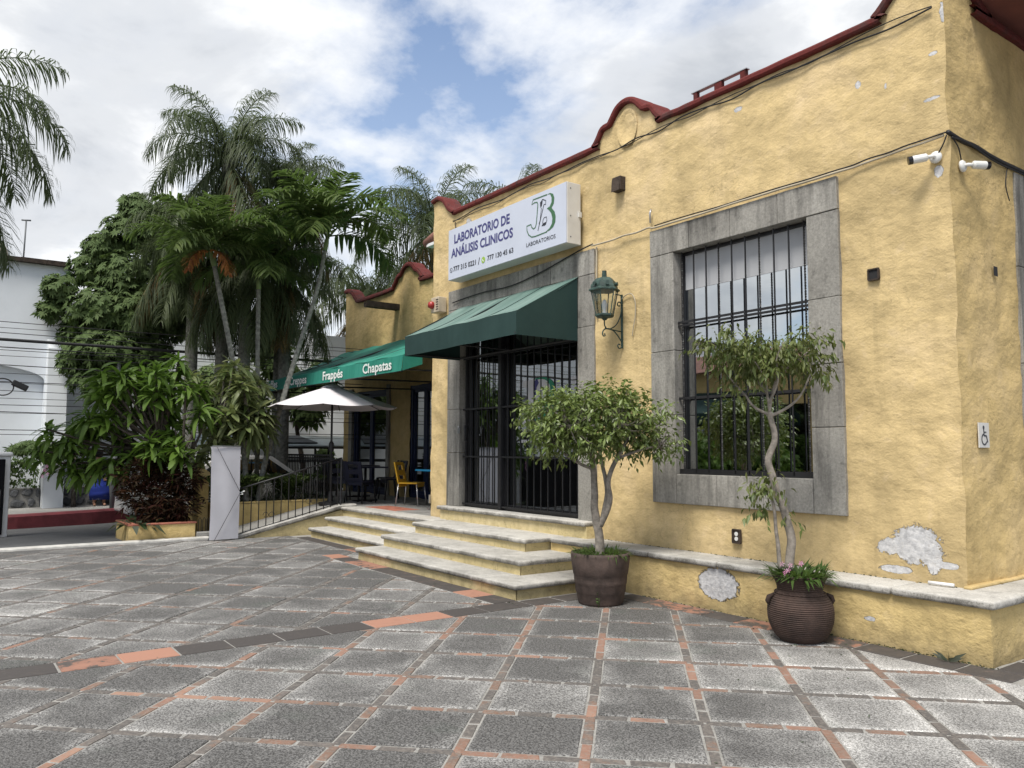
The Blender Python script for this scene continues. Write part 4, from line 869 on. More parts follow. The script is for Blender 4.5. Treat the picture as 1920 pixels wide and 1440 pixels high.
wire('wall_cable', [(-8.23, .37, 5.36), (-8.22, .375, 5.2), (-8.23, .375, 5.1)], .007, 'cable', 'short dark drop cable left of the sign')
def recess(name, c, w_, h_, axis, label, cat, fill='dark_in'):
    t_ = thing(name, c, label, cat); x, y, z = c
    if axis == 'y': MB().box(x - w_ / 2, x + w_ / 2, y - .004, y + .0, z - h_ / 2, z + h_ / 2).build('cavity', M[fill], t_); fm = [((x - w_ / 2 - .008, x + w_ / 2 + .008), (z + h_ / 2, z + h_ / 2 + .012)), ((x - w_ / 2 - .008, x + w_ / 2 + .008), (z - h_ / 2 - .012, z - h_ / 2)), ((x - w_ / 2 - .012, x - w_ / 2), (z - h_ / 2, z + h_ / 2)), ((x + w_ / 2, x + w_ / 2 + .012), (z - h_ / 2, z + h_ / 2))]; [MB().box(a[0], a[1], y - .016, y + .01, b[0], b[1]).build('rim', M['wood'], t_) for a, b in fm]
    else: MB().box(x, x + .004, y - w_ / 2, y + w_ / 2, z - h_ / 2, z + h_ / 2).build('cavity', M[fill], t_)
    return t_
recess('wall_cavity', (-1.03, .378, 3.19), .085, .085, 'y', 'small dark square hole in the front wall right of the window', 'hole')
recess('wall_cavity', (-.322, 1.12, 3.19), .07, .085, 'x', 'small dark square hole in the shaded side wall', 'hole')
so = recess('wall_socket', (-2.615, .378, .71), .085, .125, 'y', 'broken brown power socket below the window', 'socket', 'wood')
for z in (.685, .735): MB().lathe([(.022, 0), (.022, .006), (0, .007)], 10).build('outlet', M['cam_w'], None).matrix_basis = Matrix.Translation((-2.615, .372, z)) @ Matrix.Rotation(math.pi / 2, 4, 'X')
for o in [o for o in COL.objects if o.name.startswith('outlet')]: adopt(o, so)
tag(MB().box(-8.99, -8.96, .36, .385, .70, .84).build('pipe_stub', M['alu']), 'short metal pipe stub at the foot of the left corner', 'pipe')
tag(tube('nail_hook', [(-3.78, .36, 4.30), (-3.77, .345, 4.42), (-3.765, .36, 4.46)], .012, M['alu']), 'small metal hook above the left corner of the window frame', 'hook')
pq = thing('access_plaque', (-.32, .75, 1.64), 'small grey wheelchair access plaque on the side wall', 'sign')
MB().box(-.325, -.315, .66, .84, 1.63, 1.84).build('plate', M['white_metal'], pq)
def flx(poly, mat='black_ink'): MB().prism(poly, -.3145, -.3125, lambda u, v, t: (t, u, v)).build('symbol', M[mat], pq)
def ribx(pts, w_):
    for a, b in zip(pts, pts[1:]):
        a, b = Vector(a), Vector(b); d = (b - a).normalized(); q = Vector((-d.y, d.x)) * w_ / 2; flx([tuple(a + q), tuple(b + q), tuple(b - q), tuple(a - q)])
ribx([(.745 + .045 * math.cos(t), 1.70 + .045 * math.sin(t)) for t in [math.radians(100 + 26 * k) for k in range(10)]], .012); flx(arcpts(.74, 1.80, .016, .016, 0, 340, 10)); ribx([(.74, 1.785), (.745, 1.73), (.785, 1.73), (.805, 1.675)], .014); ribx([(.742, 1.76), (.785, 1.76)], .01)

# ------------------------------------------------------------------ foliage helpers
def leafmesh(name, B, D, S, Ln, W, droop=.25, fold=.12):
    """leaves as folded four-triangle blades: base B, direction D, side S, lengths, widths"""
    B, D, S = map(np.asarray, (B, D, S)); Ln = np.asarray(Ln)[:, None]; W = np.asarray(W)[:, None]
    S = S - D * (S * D).sum(1, keepdims=True); S /= np.linalg.norm(S, axis=1, keepdims=True) + 1e-9
    Nn = np.cross(D, S); g = np.array([[0, 0, -1.0]]); dr = droop if not hasattr(droop, '__len__') else np.asarray(droop)[:, None]
    m = B + D * Ln * .48 + g * Ln * dr * .25; tip = B + D * Ln + g * Ln * dr
    l = m + S * W * .5 + Nn * W * fold; r = m - S * W * .5 + Nn * W * fold
    n = len(B); V = np.stack([B, l, m, r, tip], 1).reshape(-1, 3); i = np.arange(n)[:, None] * 5
    F = np.concatenate([i + [0, 2, 1], i + [0, 3, 2], i + [1, 2, 4], i + [2, 3, 4]], 1).reshape(-1, 3)
    me = bpy.data.meshes.new(name); me.vertices.add(len(V)); me.vertices.foreach_set('co', V.ravel().astype(np.float32)); me.loops.add(F.size); me.loops.foreach_set('vertex_index', F.ravel().astype(np.int32)); me.polygons.add(len(F)); me.polygons.foreach_set('loop_start', (np.arange(len(F)) * 3).astype(np.int32)); me.update(calc_edges=True); me.validate()
    return me
def rdir(n):
    v = np.random.normal(size=(n, 3)); return v / np.linalg.norm(v, axis=1, keepdims=True)
CRh = Vector((.585, .811, 0)); CFh = Vector((-.811, .585, 0))
def VF(base, u, w_, z): return Vector((base[0], base[1], 0)) + CRh * u + CFh * w_ + Vector((0, 0, z))
def crown_pts(lobes, n, base, shell=.35):
    out = []; tot = sum(l[6] for l in lobes)
    for (u, w_, z, ru, rw, rz, wt) in lobes:
        k = int(n * wt / tot); d = rdir(k); r = np.random.uniform(shell, 1, k) ** .6
        p = d * r[:, None] * np.array([ru, rw, rz]); 
        for q, dd in zip(p, d): out.append((VF(base, u + q[0], w_ + q[1], z + q[2]), VF((0, 0), dd[0], dd[1], dd[2])))
    return out
def twig_leaves(pts, per, L0, L1, wr, down=.55, spread=.06):
    B, D, S, Ln, W = [], [], [], [], []
    for p, d in pts:
        tw = (Vector(d) * .6 + Vector((U(-1, 1), U(-1, 1), U(-.6, .5)))).normalized()
        for k in range(per):
            q = p + tw * (k * spread * .7) ; side = Vector((U(-1, 1), U(-1, 1), U(-.3, .3)))
            dd = (tw * .5 + side * .9 + Vector((0, 0, -down))).normalized(); l = U(L0, L1)
            B.append(q); D.append(dd); S.append((U(-1, 1), U(-1, 1), U(-.2, .2))); Ln.append(l); W.append(l * wr * U(.8, 1.15))
    return B, D, S, Ln, W
def branch(pts, r0, r1, n=8, sub=5):
    P = smoothpoly([tuple(p) for p in pts], sub); m = len(P); P = [Vector(p) + noise.noise_vector(Vector(p) * 7) * r0 * .35 for p in P]
    return P, [r0 + (r1 - r0) * i / (m - 1) for i in range(m)]
# ---- ficus in the plain tub
B1 = (-3.55, -.68)
tub = thing('clay_tub', (B1[0], B1[1], 0), 'plain tapering brown clay tub beside the entrance steps', 'pot')
prof = [(.225, 0), (.235, .02), (.255, .12), (.262, .13), (.265, .20), (.272, .21), (.276, .24), (.280, .30), (.287, .31), (.305, .43), (.312, .50), (.312, .53), (.29, .53), (.285, .47), (.0, .46)]
MB().lathe(prof, 40, (B1[0], B1[1], 0)).build('body', M['clay2'], tub, smooth=True); MB().lathe([(.284, .49), (.15, .505), (0, .51)], 20, (B1[0], B1[1], 0), cap=False).build('soil', M['soil'], tub)
f1 = thing('ficus_tree', (B1[0], B1[1], .5), 'bushy ficus standard with dense umbrella crown in the plain clay tub', 'tree', 'potted ficus trees')
tr = MB()
for pts_, r0, r1 in (([(0, 0, .48), (-.02, 0, .75), (-.05, .02, 1.0), (-.06, .02, 1.3), (-.08, 0, 1.6), (-.05, 0, 1.85)], .052, .024), ([(0, 0, .80), (.10, -.02, 1.05), (.09, -.03, 1.28), (.20, -.05, 1.55), (.33, -.05, 1.8)], .036, .018), ([(.02, .0, .85), (.08, .02, 1.15), (.03, .04, 1.45), (-.02, .06, 1.7)], .030, .015),
    ([(-.07, 0, 1.40), (-.22, -.03, 1.46), (-.40, -.05, 1.58), (-.55, 0, 1.75)], .020, .008), ([(.2, -.05, 1.52), (.42, -.1, 1.60), (.62, -.1, 1.66), (.74, -.05, 1.75)], .016, .006), ([(-.08, 0, 1.55), (-.2, .1, 1.75), (-.35, .15, 1.9)], .018, .008), ([(-.07, 0, 1.6), (.08, -.15, 1.75), (.2, -.3, 1.9)], .016, .007), ([(.25, -.05, 1.65), (.4, .2, 1.85)], .014, .006), ([(-.06, 0, 1.62), (-.25, -.25, 1.8), (-.4, -.35, 1.95)], .014, .006)):
    P, R = branch([VF(B1, *p) for p in pts_], r0, r1); tr.tube(P, R, 9)
tr.build('trunk', M['bark'], f1, smooth=True)
SH = .94
lob = [(-.05, 0, 1.95, .55, .5, .27, 5), (-.52, 0, 1.95, .30, .36, .25, 2.6), (.42, 0, 1.95, .34, .36, .26, 2.6), (-.30, -.1, 2.05, .35, .34, .17, 1.8), (.12, 0, 2.12, .32, .34, .15, 1.6), (-.55, 0, 1.72, .24, .28, .16, 1.4), (.66, -.02, 1.70, .19, .2, .16, 1.0), (-.15, -.2, 1.72, .3, .25, .15, 1.5), (.35, .1, 1.68, .2, .2, .13, .7), (-.8, 0, 2.04, .09, .12, .1, .3)]
lob = [(a * SH, b, c, d * SH, e, f, g) for a, b, c, d, e, f, g in lob]
pts_ = crown_pts(lob, 1500, B1, .25)
tw_ = MB(); hubs = [VF(B1, *q) for q in ((-.05, 0, 1.75), (.33, -.05, 1.75), (-.5, 0, 1.72), (-.3, .1, 1.85), (.2, -.25, 1.85), (.62, -.1, 1.66), (-.35, -.3, 1.85), (.1, .2, 1.85))]
for p, d in pts_[::6]:
    h = min(hubs, key=lambda q: (q - p).length); P, R = branch([h, h.lerp(p, .5) + Vector((U(-.04, .04), U(-.04, .04), -.03)), p], .006, .002, sub=3); tw_.tube(P, R, 4, cap=False)
tw_.build('twigs', M['bark'], f1, smooth=True, fix=False)
put('crown', leafmesh('crown', *twig_leaves(pts_, 5, .036, .08, .52, .28), np.random.uniform(-.1, .7, 5 * len(pts_)), .28), M['ficus'], f1)
# ---- ficus in the coiled jar
B2 = (-1.35, -.39)
jar = thing('coiled_clay_jar', (B2[0], B2[1], 0), 'round bellied dark clay jar with coil ribs and lug handles', 'pot')
base_prof = smoothpoly([(.165, 0), (.215, .05), (.256, .14), (.268, .22), (.262, .30), (.225, .37), (.195, .40), (.185, .43), (.20, .49), (.232, .545)], 10)
prof = []
for i, (r, z) in enumerate(base_prof):
    prof.append((r + (.0035 * math.sin(z / .0165 * 2 * math.pi) if not .395 < z < .42 else .004), z))
pp = []
for (r, z), (r2, z2) in zip(prof, prof[1:]):
    for k in range(3): pp.append((r + (r2 - r) * k / 3, z + (z2 - z) * k / 3))
prof = [(r if .395 < z < .42 else interp([(b, a) for a, b in base_prof], z) + .0035 * math.sin(z / .0165 * 2 * math.pi), z) for r, z in pp] + [(.232, .545), (.215, .548), (.19, .50), (.0, .49)]
MB().lathe(prof, 48, (B2[0], B2[1], 0)).build('body', M['clay'], jar, smooth=True); MB().lathe([(.20, .505), (0, .51)], 20, (B2[0], B2[1], 0), cap=False).build('soil', M['soil'], jar)
rope = MB(); rope.tube([(B2[0] + .203 * math.cos(a), B2[1] + .203 * math.sin(a), .398 + .003 * math.sin(a * 40)) for a in [2 * math.pi * k / 120 for k in range(121)]], .008, 6); rope.build('rope_band', M['clay'], jar, smooth=True)
for sgn in (-1, 1):
    c = Vector((B2[0], B2[1], .33)) + CRh * (sgn * .255)
    MB().tube([c + Vector((0, 0, .055)) - CRh * sgn * .03, c + Vector((0, 0, .03)) + CRh * sgn * .012, c + CRh * sgn * .022, c + Vector((0, 0, -.035)) + CRh * sgn * .01], [.012, .022, .022, .012], 8).build('lug_handle', M['clay'], jar, smooth=True)
f2 = thing('ficus_tree', (B2[0], B2[1], .5), 'tall sparse ficus with crooked pale trunk in the coiled jar', 'tree', 'potted ficus trees')
tr = MB()
Q = lambda px, py, w_=0: VF(B2, (px - 1517) / 217 * 1.0, w_, (1210 - py) / 217 + .02)
for pts_, r0, r1 in (([Q(1496, 1085), Q(1503, 1040), Q(1498, 1000), Q(1484, 955), Q(1470, 915), Q(1466, 880), Q(1476, 850), Q(1474, 820), Q(1468, 795)], .040, .022), ([Q(1482, 1085), Q(1478, 1040), Q(1474, 990), Q(1470, 955), Q(1462, 930)], .020, .008),
    ([Q(1468, 800), Q(1440, 785), Q(1425, 760, .05), Q(1405, 735, .08), Q(1378, 700, .1)], .014, .005), ([Q(1470, 803), Q(1505, 785), Q(1525, 762, -.05), Q(1545, 720, -.05)], .015, .006), ([Q(1468, 795), Q(1474, 760), Q(1490, 725), Q(1520, 700), Q(1555, 672)], .015, .006), ([Q(1468, 790), Q(1462, 755), Q(1440, 720, .1), Q(1425, 690, .15)], .013, .006), ([Q(1467, 780), Q(1478, 740, -.1), Q(1470, 700, -.2), Q(1480, 670, -.25)], .012, .005), ([Q(1465, 770), Q(1455, 735, -.1), Q(1430, 705, -.2)], .010, .004), ([Q(1500, 720), Q(1500, 690, .15), Q(1510, 670, .25)], .009, .004), ([Q(1410, 740, .05), Q(1400, 700), Q(1365, 675)], .008, .004)):
    P, R = branch(pts_, r0, r1); tr.tube(P, R, 9)
tr.build('trunk', M['bark'], f2, smooth=True)
lobp = [(1440, 680, .26, .30, .12, 2.2), (1385, 672, .18, .22, .10, 1.4), (1495, 690, .22, .28, .12, 1.8), (1540, 670, .16, .22, .10, 1.2), (1555, 712, .10, .16, .12, .7), (1455, 715, .22, .25, .10, 1.3), (1415, 700, .14, .2, .07, .6), (1352, 680, .07, .1, .05, .25), (1405, 745, .06, .08, .06, .2)]
pts_ = crown_pts([((a - 1517) / 217, 0, (1210 - b) / 217 + .02, ru, rw, rz, wt) for a, b, ru, rw, rz, wt in lobp], 470, B2, .1)
pts_ += crown_pts([((1457 - 1517) / 217, 0, (1210 - 935) / 217, .10, .10, .10, 1), ((1452 - 1517) / 217, 0, (1210 - 968) / 217, .05, .06, .06, .3), ((1490 - 1517) / 217, 0, (1210 - 985) / 217, .03, .04, .04, .15)], 46, B2, .1)
put('crown', leafmesh('crown', *twig_leaves(pts_, 5, .032, .072, .5, .5), np.random.uniform(.1, .9, 5 * len(pts_)), .28), M['ficus2'], f2)
# ---- plants at the foot of the ficus trees
def tuft(c, R_, n, L0, L1, wd, mat, name, label, cat, group=None, lift=.8, flowers=0, ry=1):
    t_ = thing(name, c, label, cat, group); B, D, S, Ln, W, dr = [], [], [], [], [], []
    for k in range(n):
        a = U(0, 2 * math.pi); r = R_ * math.sqrt(rnd()); o = Vector((math.cos(a) * r, math.sin(a) * r * ry, 0)); out = Vector((math.cos(a + U(-.8, .8)), math.sin(a + U(-.8, .8)), 0))
        B.append(Vector(c) + o); D.append((out * U(.3, 1.0) + Vector((0, 0, U(.25, 1) * lift))).normalized()); S.append((-out.y, out.x, 0)); l = U(L0, L1); Ln.append(l); W.append(wd * U(.7, 1.3)); dr.append(U(.1, .8))
    put('leaves', leafmesh('leaves', B, D, S, Ln, W, dr), M[mat], t_)
    if flowers:
        for k in range(flowers):
            a = U(0, 6.28); p = Vector(c) + CRh * U(-R_ * 1.1, R_ * .1) - CFh * U(.0, R_) + Vector((0, 0, U(.03, .14))); fl = MB()
            for q in range(5):
                b = q * 2 * math.pi / 5 + a; d1 = CRh * math.cos(b) + Vector((0, 0, 1)) * math.sin(b); d2 = CRh * math.cos(b + .55) + Vector((0, 0, 1)) * math.sin(b + .55); fl.add([p, p + d1 * .018, p + (d1 + d2) * .012 - CFh * .003, p + d2 * .016], [(0, 1, 2, 3)])
            fl.build('flower', M['flower'], t_, fix=False)
    return t_
tuft((B1[0], B1[1], .51), .27, 420, .07, .16, .016, 'grass', 'ground_cover', 'grassy tuft filling the plain tub under the bushy ficus', 'plant')
tuft((B2[0], B2[1], .53), .22, 300, .10, .24, .024, 'grass', 'ground_cover', 'strap leaved plant with small pink flowers spilling over the coiled jar', 'plant', flowers=8)
w1 = thing('weed', (-3.40, -.88, 0), 'tiny upright weed growing against the front of the plain tub', 'plant'); tube('stem', [(-3.38, -.86, 0), (-3.375, -.855, .08), (-3.38, -.86, .16)], .003, M['grass'], w1)
put('leaves', leafmesh('leaves', [(-3.38, -.86, .02 + .015 * k) for k in range(10)], [Vector((U(-1, 1), U(-1, 1), .5)).normalized() for k in range(10)], rdir(10), [.04] * 10, [.016] * 10), M['grass'], w1)
w2 = thing('weed', (-.28, -.09, 0), 'small star shaped weed at the foot of the plinth corner', 'plant')
put('leaves', leafmesh('leaves', [(-.28, -.09, 0)] * 7, [Vector((math.cos(a), math.sin(a) * .6, .55)).normalized() for a in (0, .9, 1.8, 2.7, 3.6, 4.5, 5.4)], [(0, 0, 1)] * 7, [.13, .16, .12, .15, .13, .10, .12], [.03] * 7, .1), M['grass_dark'], w2)
mo = MB()
B, D, S = [], [], []
for k in range(420):
    x = U(-3.6, .05); x = x if rnd() < .6 else U(-1.7, .05)
    B.append((x, -.012 - abs(random.gauss(0, .012)), 0)); D.append(Vector((U(-1, 1), -U(.2, 1), U(.1, 1))).normalized()); S.append((U(-1, 1), U(-1, 1), 0))
for k in range(260):
    B.append((U(-5, -.4), .385, .49)); D.append(Vector((U(-1, 1), -U(.2, 1), U(.1, .8))).normalized()); S.append((U(-1, 1), U(-1, 1), 0))
for k in range(150):
    if k < 60: a = U(0, 6.28); r = U(.22, .6); x, y = B2[0] + r * math.cos(a), min(-.03, B2[1] + r * math.sin(a) * .7)
    elif k < 100: x, y = U(-8, .2), -abs(random.gauss(.06, .1)) - .02; y = y if x > -4 else y - 1.36
    else: x, y = U(-7, 2), U(-5.5, -.3)
    if -8.3 < x < -4.1 and y > -1.36: continue
    B.append((x, y, .004)); D.append(Vector((U(-1, 1), U(-1, 1), U(.0, .25))).normalized()); S.append((U(-1, 1), U(-1, 1), .1))
ms = put('moss', leafmesh('moss', B, D, S, [U(.012, .035) for _ in B], [.012] * len(B), .2), M['grass_dark']); tag(ms, 'dark moss and weeds in the joints along the plinth', 'moss', kind='stuff')
# ------------------------------------------------------------------ planter, croton, plumerias
pl = thing('planter_box', (-12.7, -3.0, 0), 'low yellow stucco planter with terracotta rim at the plaza edge', 'planter')
X0, X1, Y0, Y1 = -13.45, -12.3, -3.65, -2.55
for fn, a, b in ((lambda u, z: (X1, u, z), Y0, Y1), (lambda u, z: (X0, u, z), Y0, Y1), (lambda u, z: (u, Y0, z), X0, X1), (lambda u, z: (u, Y1, z), X0, X1)):
    put('wall', wallgrid(lines(a, b, [], .1), lines(-.1, .27, [], .06), [], fn, amp=.6), M['planter'], pl)
for r in ((X0 - .02, X1 + .02, Y0 - .02, Y0 + .13), (X0 - .02, X1 + .02, Y1 - .13, Y1 + .02), (X0 - .02, X0 + .13, Y0 + .13, Y1 - .13), (X1 - .13, X1 + .02, Y0 + .13, Y1 - .13)): box('rim_tile', *r, .265, .295, M['terracotta'], pl, bevel=.008)
box('soil', X0 + .1, X1 - .1, Y0 + .1, Y1 - .1, .1, .25, M['soil'], pl)
def px2(base, s, x0, y0): return lambda px, py, w_=0: VF(base, (px - x0) / s, w_, (y0 - py) / s)
cbx = (-12.85, -3.1); G_ = px2(cbx, 98, 285, 1012)
cr = thing('croton_bush', (cbx[0], cbx[1], .25), 'dark red croton bush in the low yellow planter', 'bush')
tr = MB()
for a, b in ((240, 930), (270, 900), (300, 890), (330, 920), (290, 940), (320, 960), (250, 960)):
    P, R = branch([VF(cbx, U(-.1, .1), 0, .2), G_((285 + a) / 2, (985 + b) / 2, U(-.1, .1)), G_(a, b, U(-.2, .2))], .018, .006, sub=3); tr.tube(P, R, 6)
tr.build('stems', M['bark_dark'], cr, smooth=True)
lob = [((a - 285) / 98, 0, (1012 - b) / 98, r, r, rz, r * r) for a, b, r, rz in ((245, 905, .3, .26), (290, 890, .34, .24), (330, 910, .28, .26), (255, 940, .32, .24), (305, 940, .36, .3), (335, 955, .22, .25), (280, 970, .3, .15))]
put('crown', leafmesh('crown', *twig_leaves(crown_pts(lob, 1150, cbx, .15), 6, .08, .17, .24, -.1, .04), .3), M['croton'], cr)
tuft((-12.55, -3.45, .27), .25, 26, .25, .5, .10, 'grass_dark', 'broad_leaf_plant', 'broad dark leaves hanging over the near corner of the planter', 'plant', lift=.5)
leaf_me = {}
def plumleaf(a=.16, b=.34, tw=0, wf=1.0):
    vs = []; fs = []; n = 7
    for i in range(n + 1):
        t = i / n; wd = .5 * (math.sin(math.pi * min(1, t * .94 + .03)) ** .75) * (1 - .12 * t); x = t; z = a * t - b * t * t
        wd *= wf; vs += [(x, -wd * .30, z + .07 * wd - tw * t * wd), (x, 0, z), (x, wd * .30, z + .07 * wd + tw * t * wd)]
    for i in range(n):
        k = i * 3; fs += [(k, k + 3, k + 4, k + 1), (k + 1, k + 4, k + 5, k + 2)]
    m = MB().add(vs, fs).mesh('leaf', True, fix=False); return m
PLM = {k: [plumleaf(*q) for q in ((.16, .34, 0, 1), (.25, .62, .12, .9), (.05, .12, -.1, 1.1), (.2, .85, .05, .8))] for k in ('plum', 'plum2')}
def plumeria(name, label, base, z0, rosettes, mat, conv, trunk_top, leaf=(.31, .46), per=27):
    t_ = thing(name, (base[0], base[1], z0), label, 'tree'); tr = MB(); tt = trunk_top
    P, R = branch([VF(base, 0, 0, z0), VF(base, .03, 0, z0 + (tt[2] - z0) * .5), VF(base, *tt)], .075, .055); tr.tube(P, R, 10)
    tips = []
    hubs = [VF(base, tt[0] + U(-.45, .45) * k, U(-.5, .5), tt[2] + .25 + .2 * rnd()) for k in (1, 1.4, 1.8, .8, 1.2, 1.6)]
    for h in hubs: P, R = branch([VF(base, *tt), (VF(base, *tt) + h) / 2 + Vector((0, 0, -.05)), h], .05, .032, sub=3); tr.tube(P, R, 8)
    for px, py in [(a + U(-9, 9) * q, b + U(-9, 9) * q) for q in (0, 2) for a, b in rosettes]:
        p = conv(px, py, U(-.75, .55)); h = min(hubs, key=lambda q: (q - p).length); d = (p - h)
        P, R = branch([h, h + d * .5 + Vector((0, 0, -.08)), p], .03, .016, sub=3); tr.tube(P, R, 7); tips.append((p, d.normalized()))
    tr.build('trunk', M['bark'] if mat == 'plum2' else M['bark_dark'], t_, smooth=True)
    allv = []
    for p, d in tips:
        ax = (d * .45 + Vector((0, 0, .8))).normalized()
        for k in range(per):
            a = k * 2.4 + U(-.2, .2); el = math.radians(-22 + 85 * (k / per) + U(-10, 10)); s_ = ax.orthogonal().normalized(); s2 = ax.cross(s_)
            dd = (s_ * math.cos(a) + s2 * math.sin(a)) * math.cos(el) + ax * math.sin(el)
            dd.normalize(); side = Vector((-dd.y, dd.x, U(-.6, .6))).normalized(); up = dd.cross(side); up = -up if up.z < 0 else up; side = up.cross(dd)
            l = U(*leaf) * (1 - .35 * k / per) * U(.75, 1.15); mm = Matrix((dd, side, up)).transposed().to_4x4()
            o_ = p + ax * U(-.22, .06); allv.append((o_, mm, l))
    allv.sort(key=lambda e: proj(e[0])[2]); mes = PLM[mat]
    for me in mes:
        if not me.materials: me.materials.append(M[mat])
    rest_ = MB(); base_v = [v.co.copy() for v in me.vertices]; base_f = [tuple(p.vertices) for p in me.polygons]
    for i, (o_, mm, l) in enumerate(allv):
        if i < 290: q = put('leaf', random.choice(mes), None, t_); q.matrix_basis = Matrix.Translation(o_) @ mm @ Matrix.Scale(l, 4)
        else:
            T_ = Matrix.Translation(o_) @ mm @ Matrix.Scale(l, 4); rest_.add([T_ @ v for v in base_v], base_f)
    if rest_.v: tag(rest_.build('leaves', M[mat], t_, smooth=True, fix=False), kind='stuff')
    return t_
pb = (-12.95, -2.75); conv = px2(pb, 98, 352, 1005)
plumeria('plumeria_tree', 'wide deep green plumeria with long leaves above the croton bush', pb, .2, [(225, 722), (268, 708), (300, 695), (338, 712), (255, 748), (212, 762), (300, 742), (345, 752), (188, 792), (240, 790), (285, 782), (330, 785), (150, 815), (170, 842), (128, 838), (200, 830), (250, 828), (300, 825), (215, 872), (182, 885), (380, 738), (392, 778), (362, 815), (338, 845), (240, 868), (275, 860), (310, 862), (378, 842), (350, 700), (285, 722), (230, 760), (270, 765), (318, 765), (205, 800), (160, 870)], 'plum', conv, (-.05, 0, 1.25))
pb2 = (-13.55, -1.75); conv2 = px2(pb2, 95, 410, 1000)
plumeria('plumeria_tree', 'pale grey green plumeria with broad leaves left of the teal awning', pb2, .45, [(400, 735), (430, 748), (445, 715), (462, 760), (440, 788), (468, 726), (474, 770), (412, 772), (472, 800), (470, 790), (390, 800), (455, 822), (488, 806), (376, 856), (420, 830), (462, 740), (360, 728), (460, 800), (415, 712), (445, 695), (465, 725), (430, 805), (455, 765), (380, 760)], 'plum2', conv2, (.25, 0, 1.55), (.34, .48), 26)
fl = MB()
fi = thing('plumeria_flowers', tuple(conv(145, 890, -.5)), 'small pink plumeria blossom cluster low on the left of the tree', 'flower')
for c in ((145, 886), (150, 893), (141, 897), (148, 880)):
    p = conv(c[0], c[1], -.6); f_ = MB()
    for q in range(5):
        b = q * 1.2566; d1 = CRh * math.cos(b) + Vector((0, 0, 1)) * math.sin(b); d2 = CRh * math.cos(b + .7) + Vector((0, 0, 1)) * math.sin(b + .7); f_.add([p, p + d1 * .03, p + (d1 + d2) * .02 - CFh * .006, p + d2 * .027], [(0, 1, 2, 3)])
    f_.build('blossom', M['flower'], fi, fix=False)
# ------------------------------------------------------------------ palms
def frond(Lr, p0, curl, leafL, n, wd, seed, plum=.35, hang=.5, wave=.2):
    R = random.Random(seed); m = MB(); pts = []; p = Vector((0, 0, 0)); st = 26; side_dev = R.uniform(-.35, .35)
    for i in range(st + 1):
        pts.append(p.copy()); t = i / st; th = p0 - curl * t ** 1.35; ya = side_dev * t * t
        p = p + Vector((math.cos(th) * math.cos(ya), math.cos(th) * math.sin(ya), math.sin(th))) * (Lr / st)
    m.tube(pts, [.02 * (1 - .85 * i / st) * (Lr / 2.2) for i in range(st + 1)], 5)
    for k in range(n):
        t = .12 + .88 * (k + R.uniform(-.3, .3)) / n; t = min(t, .995); f = t * st; i = min(int(f), st - 1); q = pts[i].lerp(pts[i + 1], f - i); tg = (pts[i + 1] - pts[i]).normalized()
        sd = tg.cross(Vector((0, 0, 1))); sd = sd.normalized() if sd.length > .05 else Vector((0, 1, 0)); up = sd.cross(tg)
        l = leafL * (math.sin(math.pi * min(.97, .12 + t * .86)) ** .55) * R.uniform(.8, 1.1)
        for s in (-1, 1):
            d = (sd * s * R.uniform(.7, 1) + tg * R.uniform(.45, .8) + up * R.uniform(-plum, plum + .15)).normalized()
            a = q; b = q + d * l * .45 + Vector((0, 0, -hang * l * .12)); c = q + d * l * .8 + Vector((0, 0, -hang * l * .55)); e = q + d * l * .92 + Vector((0, 0, -hang * l * 1.05))
            wv = d.cross(Vector((0, 0, 1)).lerp(up, .5)); wv = (wv.normalized() if wv.length > .01 else sd) * wd * .5
            m.add([a - wv * .5, a + wv * .5, b - wv, b + wv, c - wv * .7, c + wv * .7, e], [(0, 1, 3, 2), (2, 3, 5, 4), (4, 5, 6)])
    return m.mesh('frond', False, fix=False)
def palm(name, label, trunk, rads, fr_specs, mats, meshes, group=None, shaft=0, rings=True):
    """trunk: world points; fr_specs: (azimuth, mesh key, scale, material)"""
    t_ = thing(name, trunk[0], label, 'palm', group); P = smoothpoly(trunk, 14); m = len(P); tr = MB()
    R = [rads[0] + (rads[1] - rads[0]) * i / (m - 1) for i in range(m)]
    if rings:
        PP, RR = [], []
        for i in range(m - 1):
            for k in range(3): PP.append(Vector(P[i]).lerp(Vector(P[i + 1]), k / 3)); RR.append(R[i] * (1.10 if k == 0 else .94))
        tr.tube(PP, RR, 10)
    else: tr.tube(P, R, 10)
    tr.build('trunk', M['palm_trunk'], t_, smooth=True); top = Vector(P[-1]); dr = (Vector(P[-1]) - Vector(P[-3])).normalized()
    if shaft: tube('crownshaft', [top - dr * .02, top + dr * shaft * .4, top + dr * shaft], [rads[1] * 1.15, rads[1] * 1.35, rads[1] * .6], M['palm_sheath'], t_, 10); top = top + dr * shaft * .9
    for az, key, s_, mt in fr_specs:
        me = meshes[key + '|' + mt] if key + '|' + mt in meshes else None
        if me is None:
            me = meshes[key].copy(); me.materials.clear(); me.materials.append(M[mt]); meshes[key + '|' + mt] = me
        o = put('frond', me, None, t_, tuple(top + Vector((U(-.05, .05), U(-.05, .05), U(-.08, .05)))), (U(-.12, .12), 0, az), (s_, s_, s_))
    return t_
ARE = {}
for i in range(3):
    ARE['up%d' % i] = frond(1.9, 1.25, 1.5, .68, 46, .06, 10 + i, .25, .22); ARE['mid%d' % i] = frond(2.0, .85, 1.7, .7, 48, .06, 20 + i, .25, .28); ARE['low%d' % i] = frond(1.9, .35, 1.5, .66, 46, .056, 30 + i, .25, .4); ARE['dead%d' % i] = frond(1.1, -.1, 1.6, .35, 34, .05, 40 + i, .3, .5)
QUE = {}
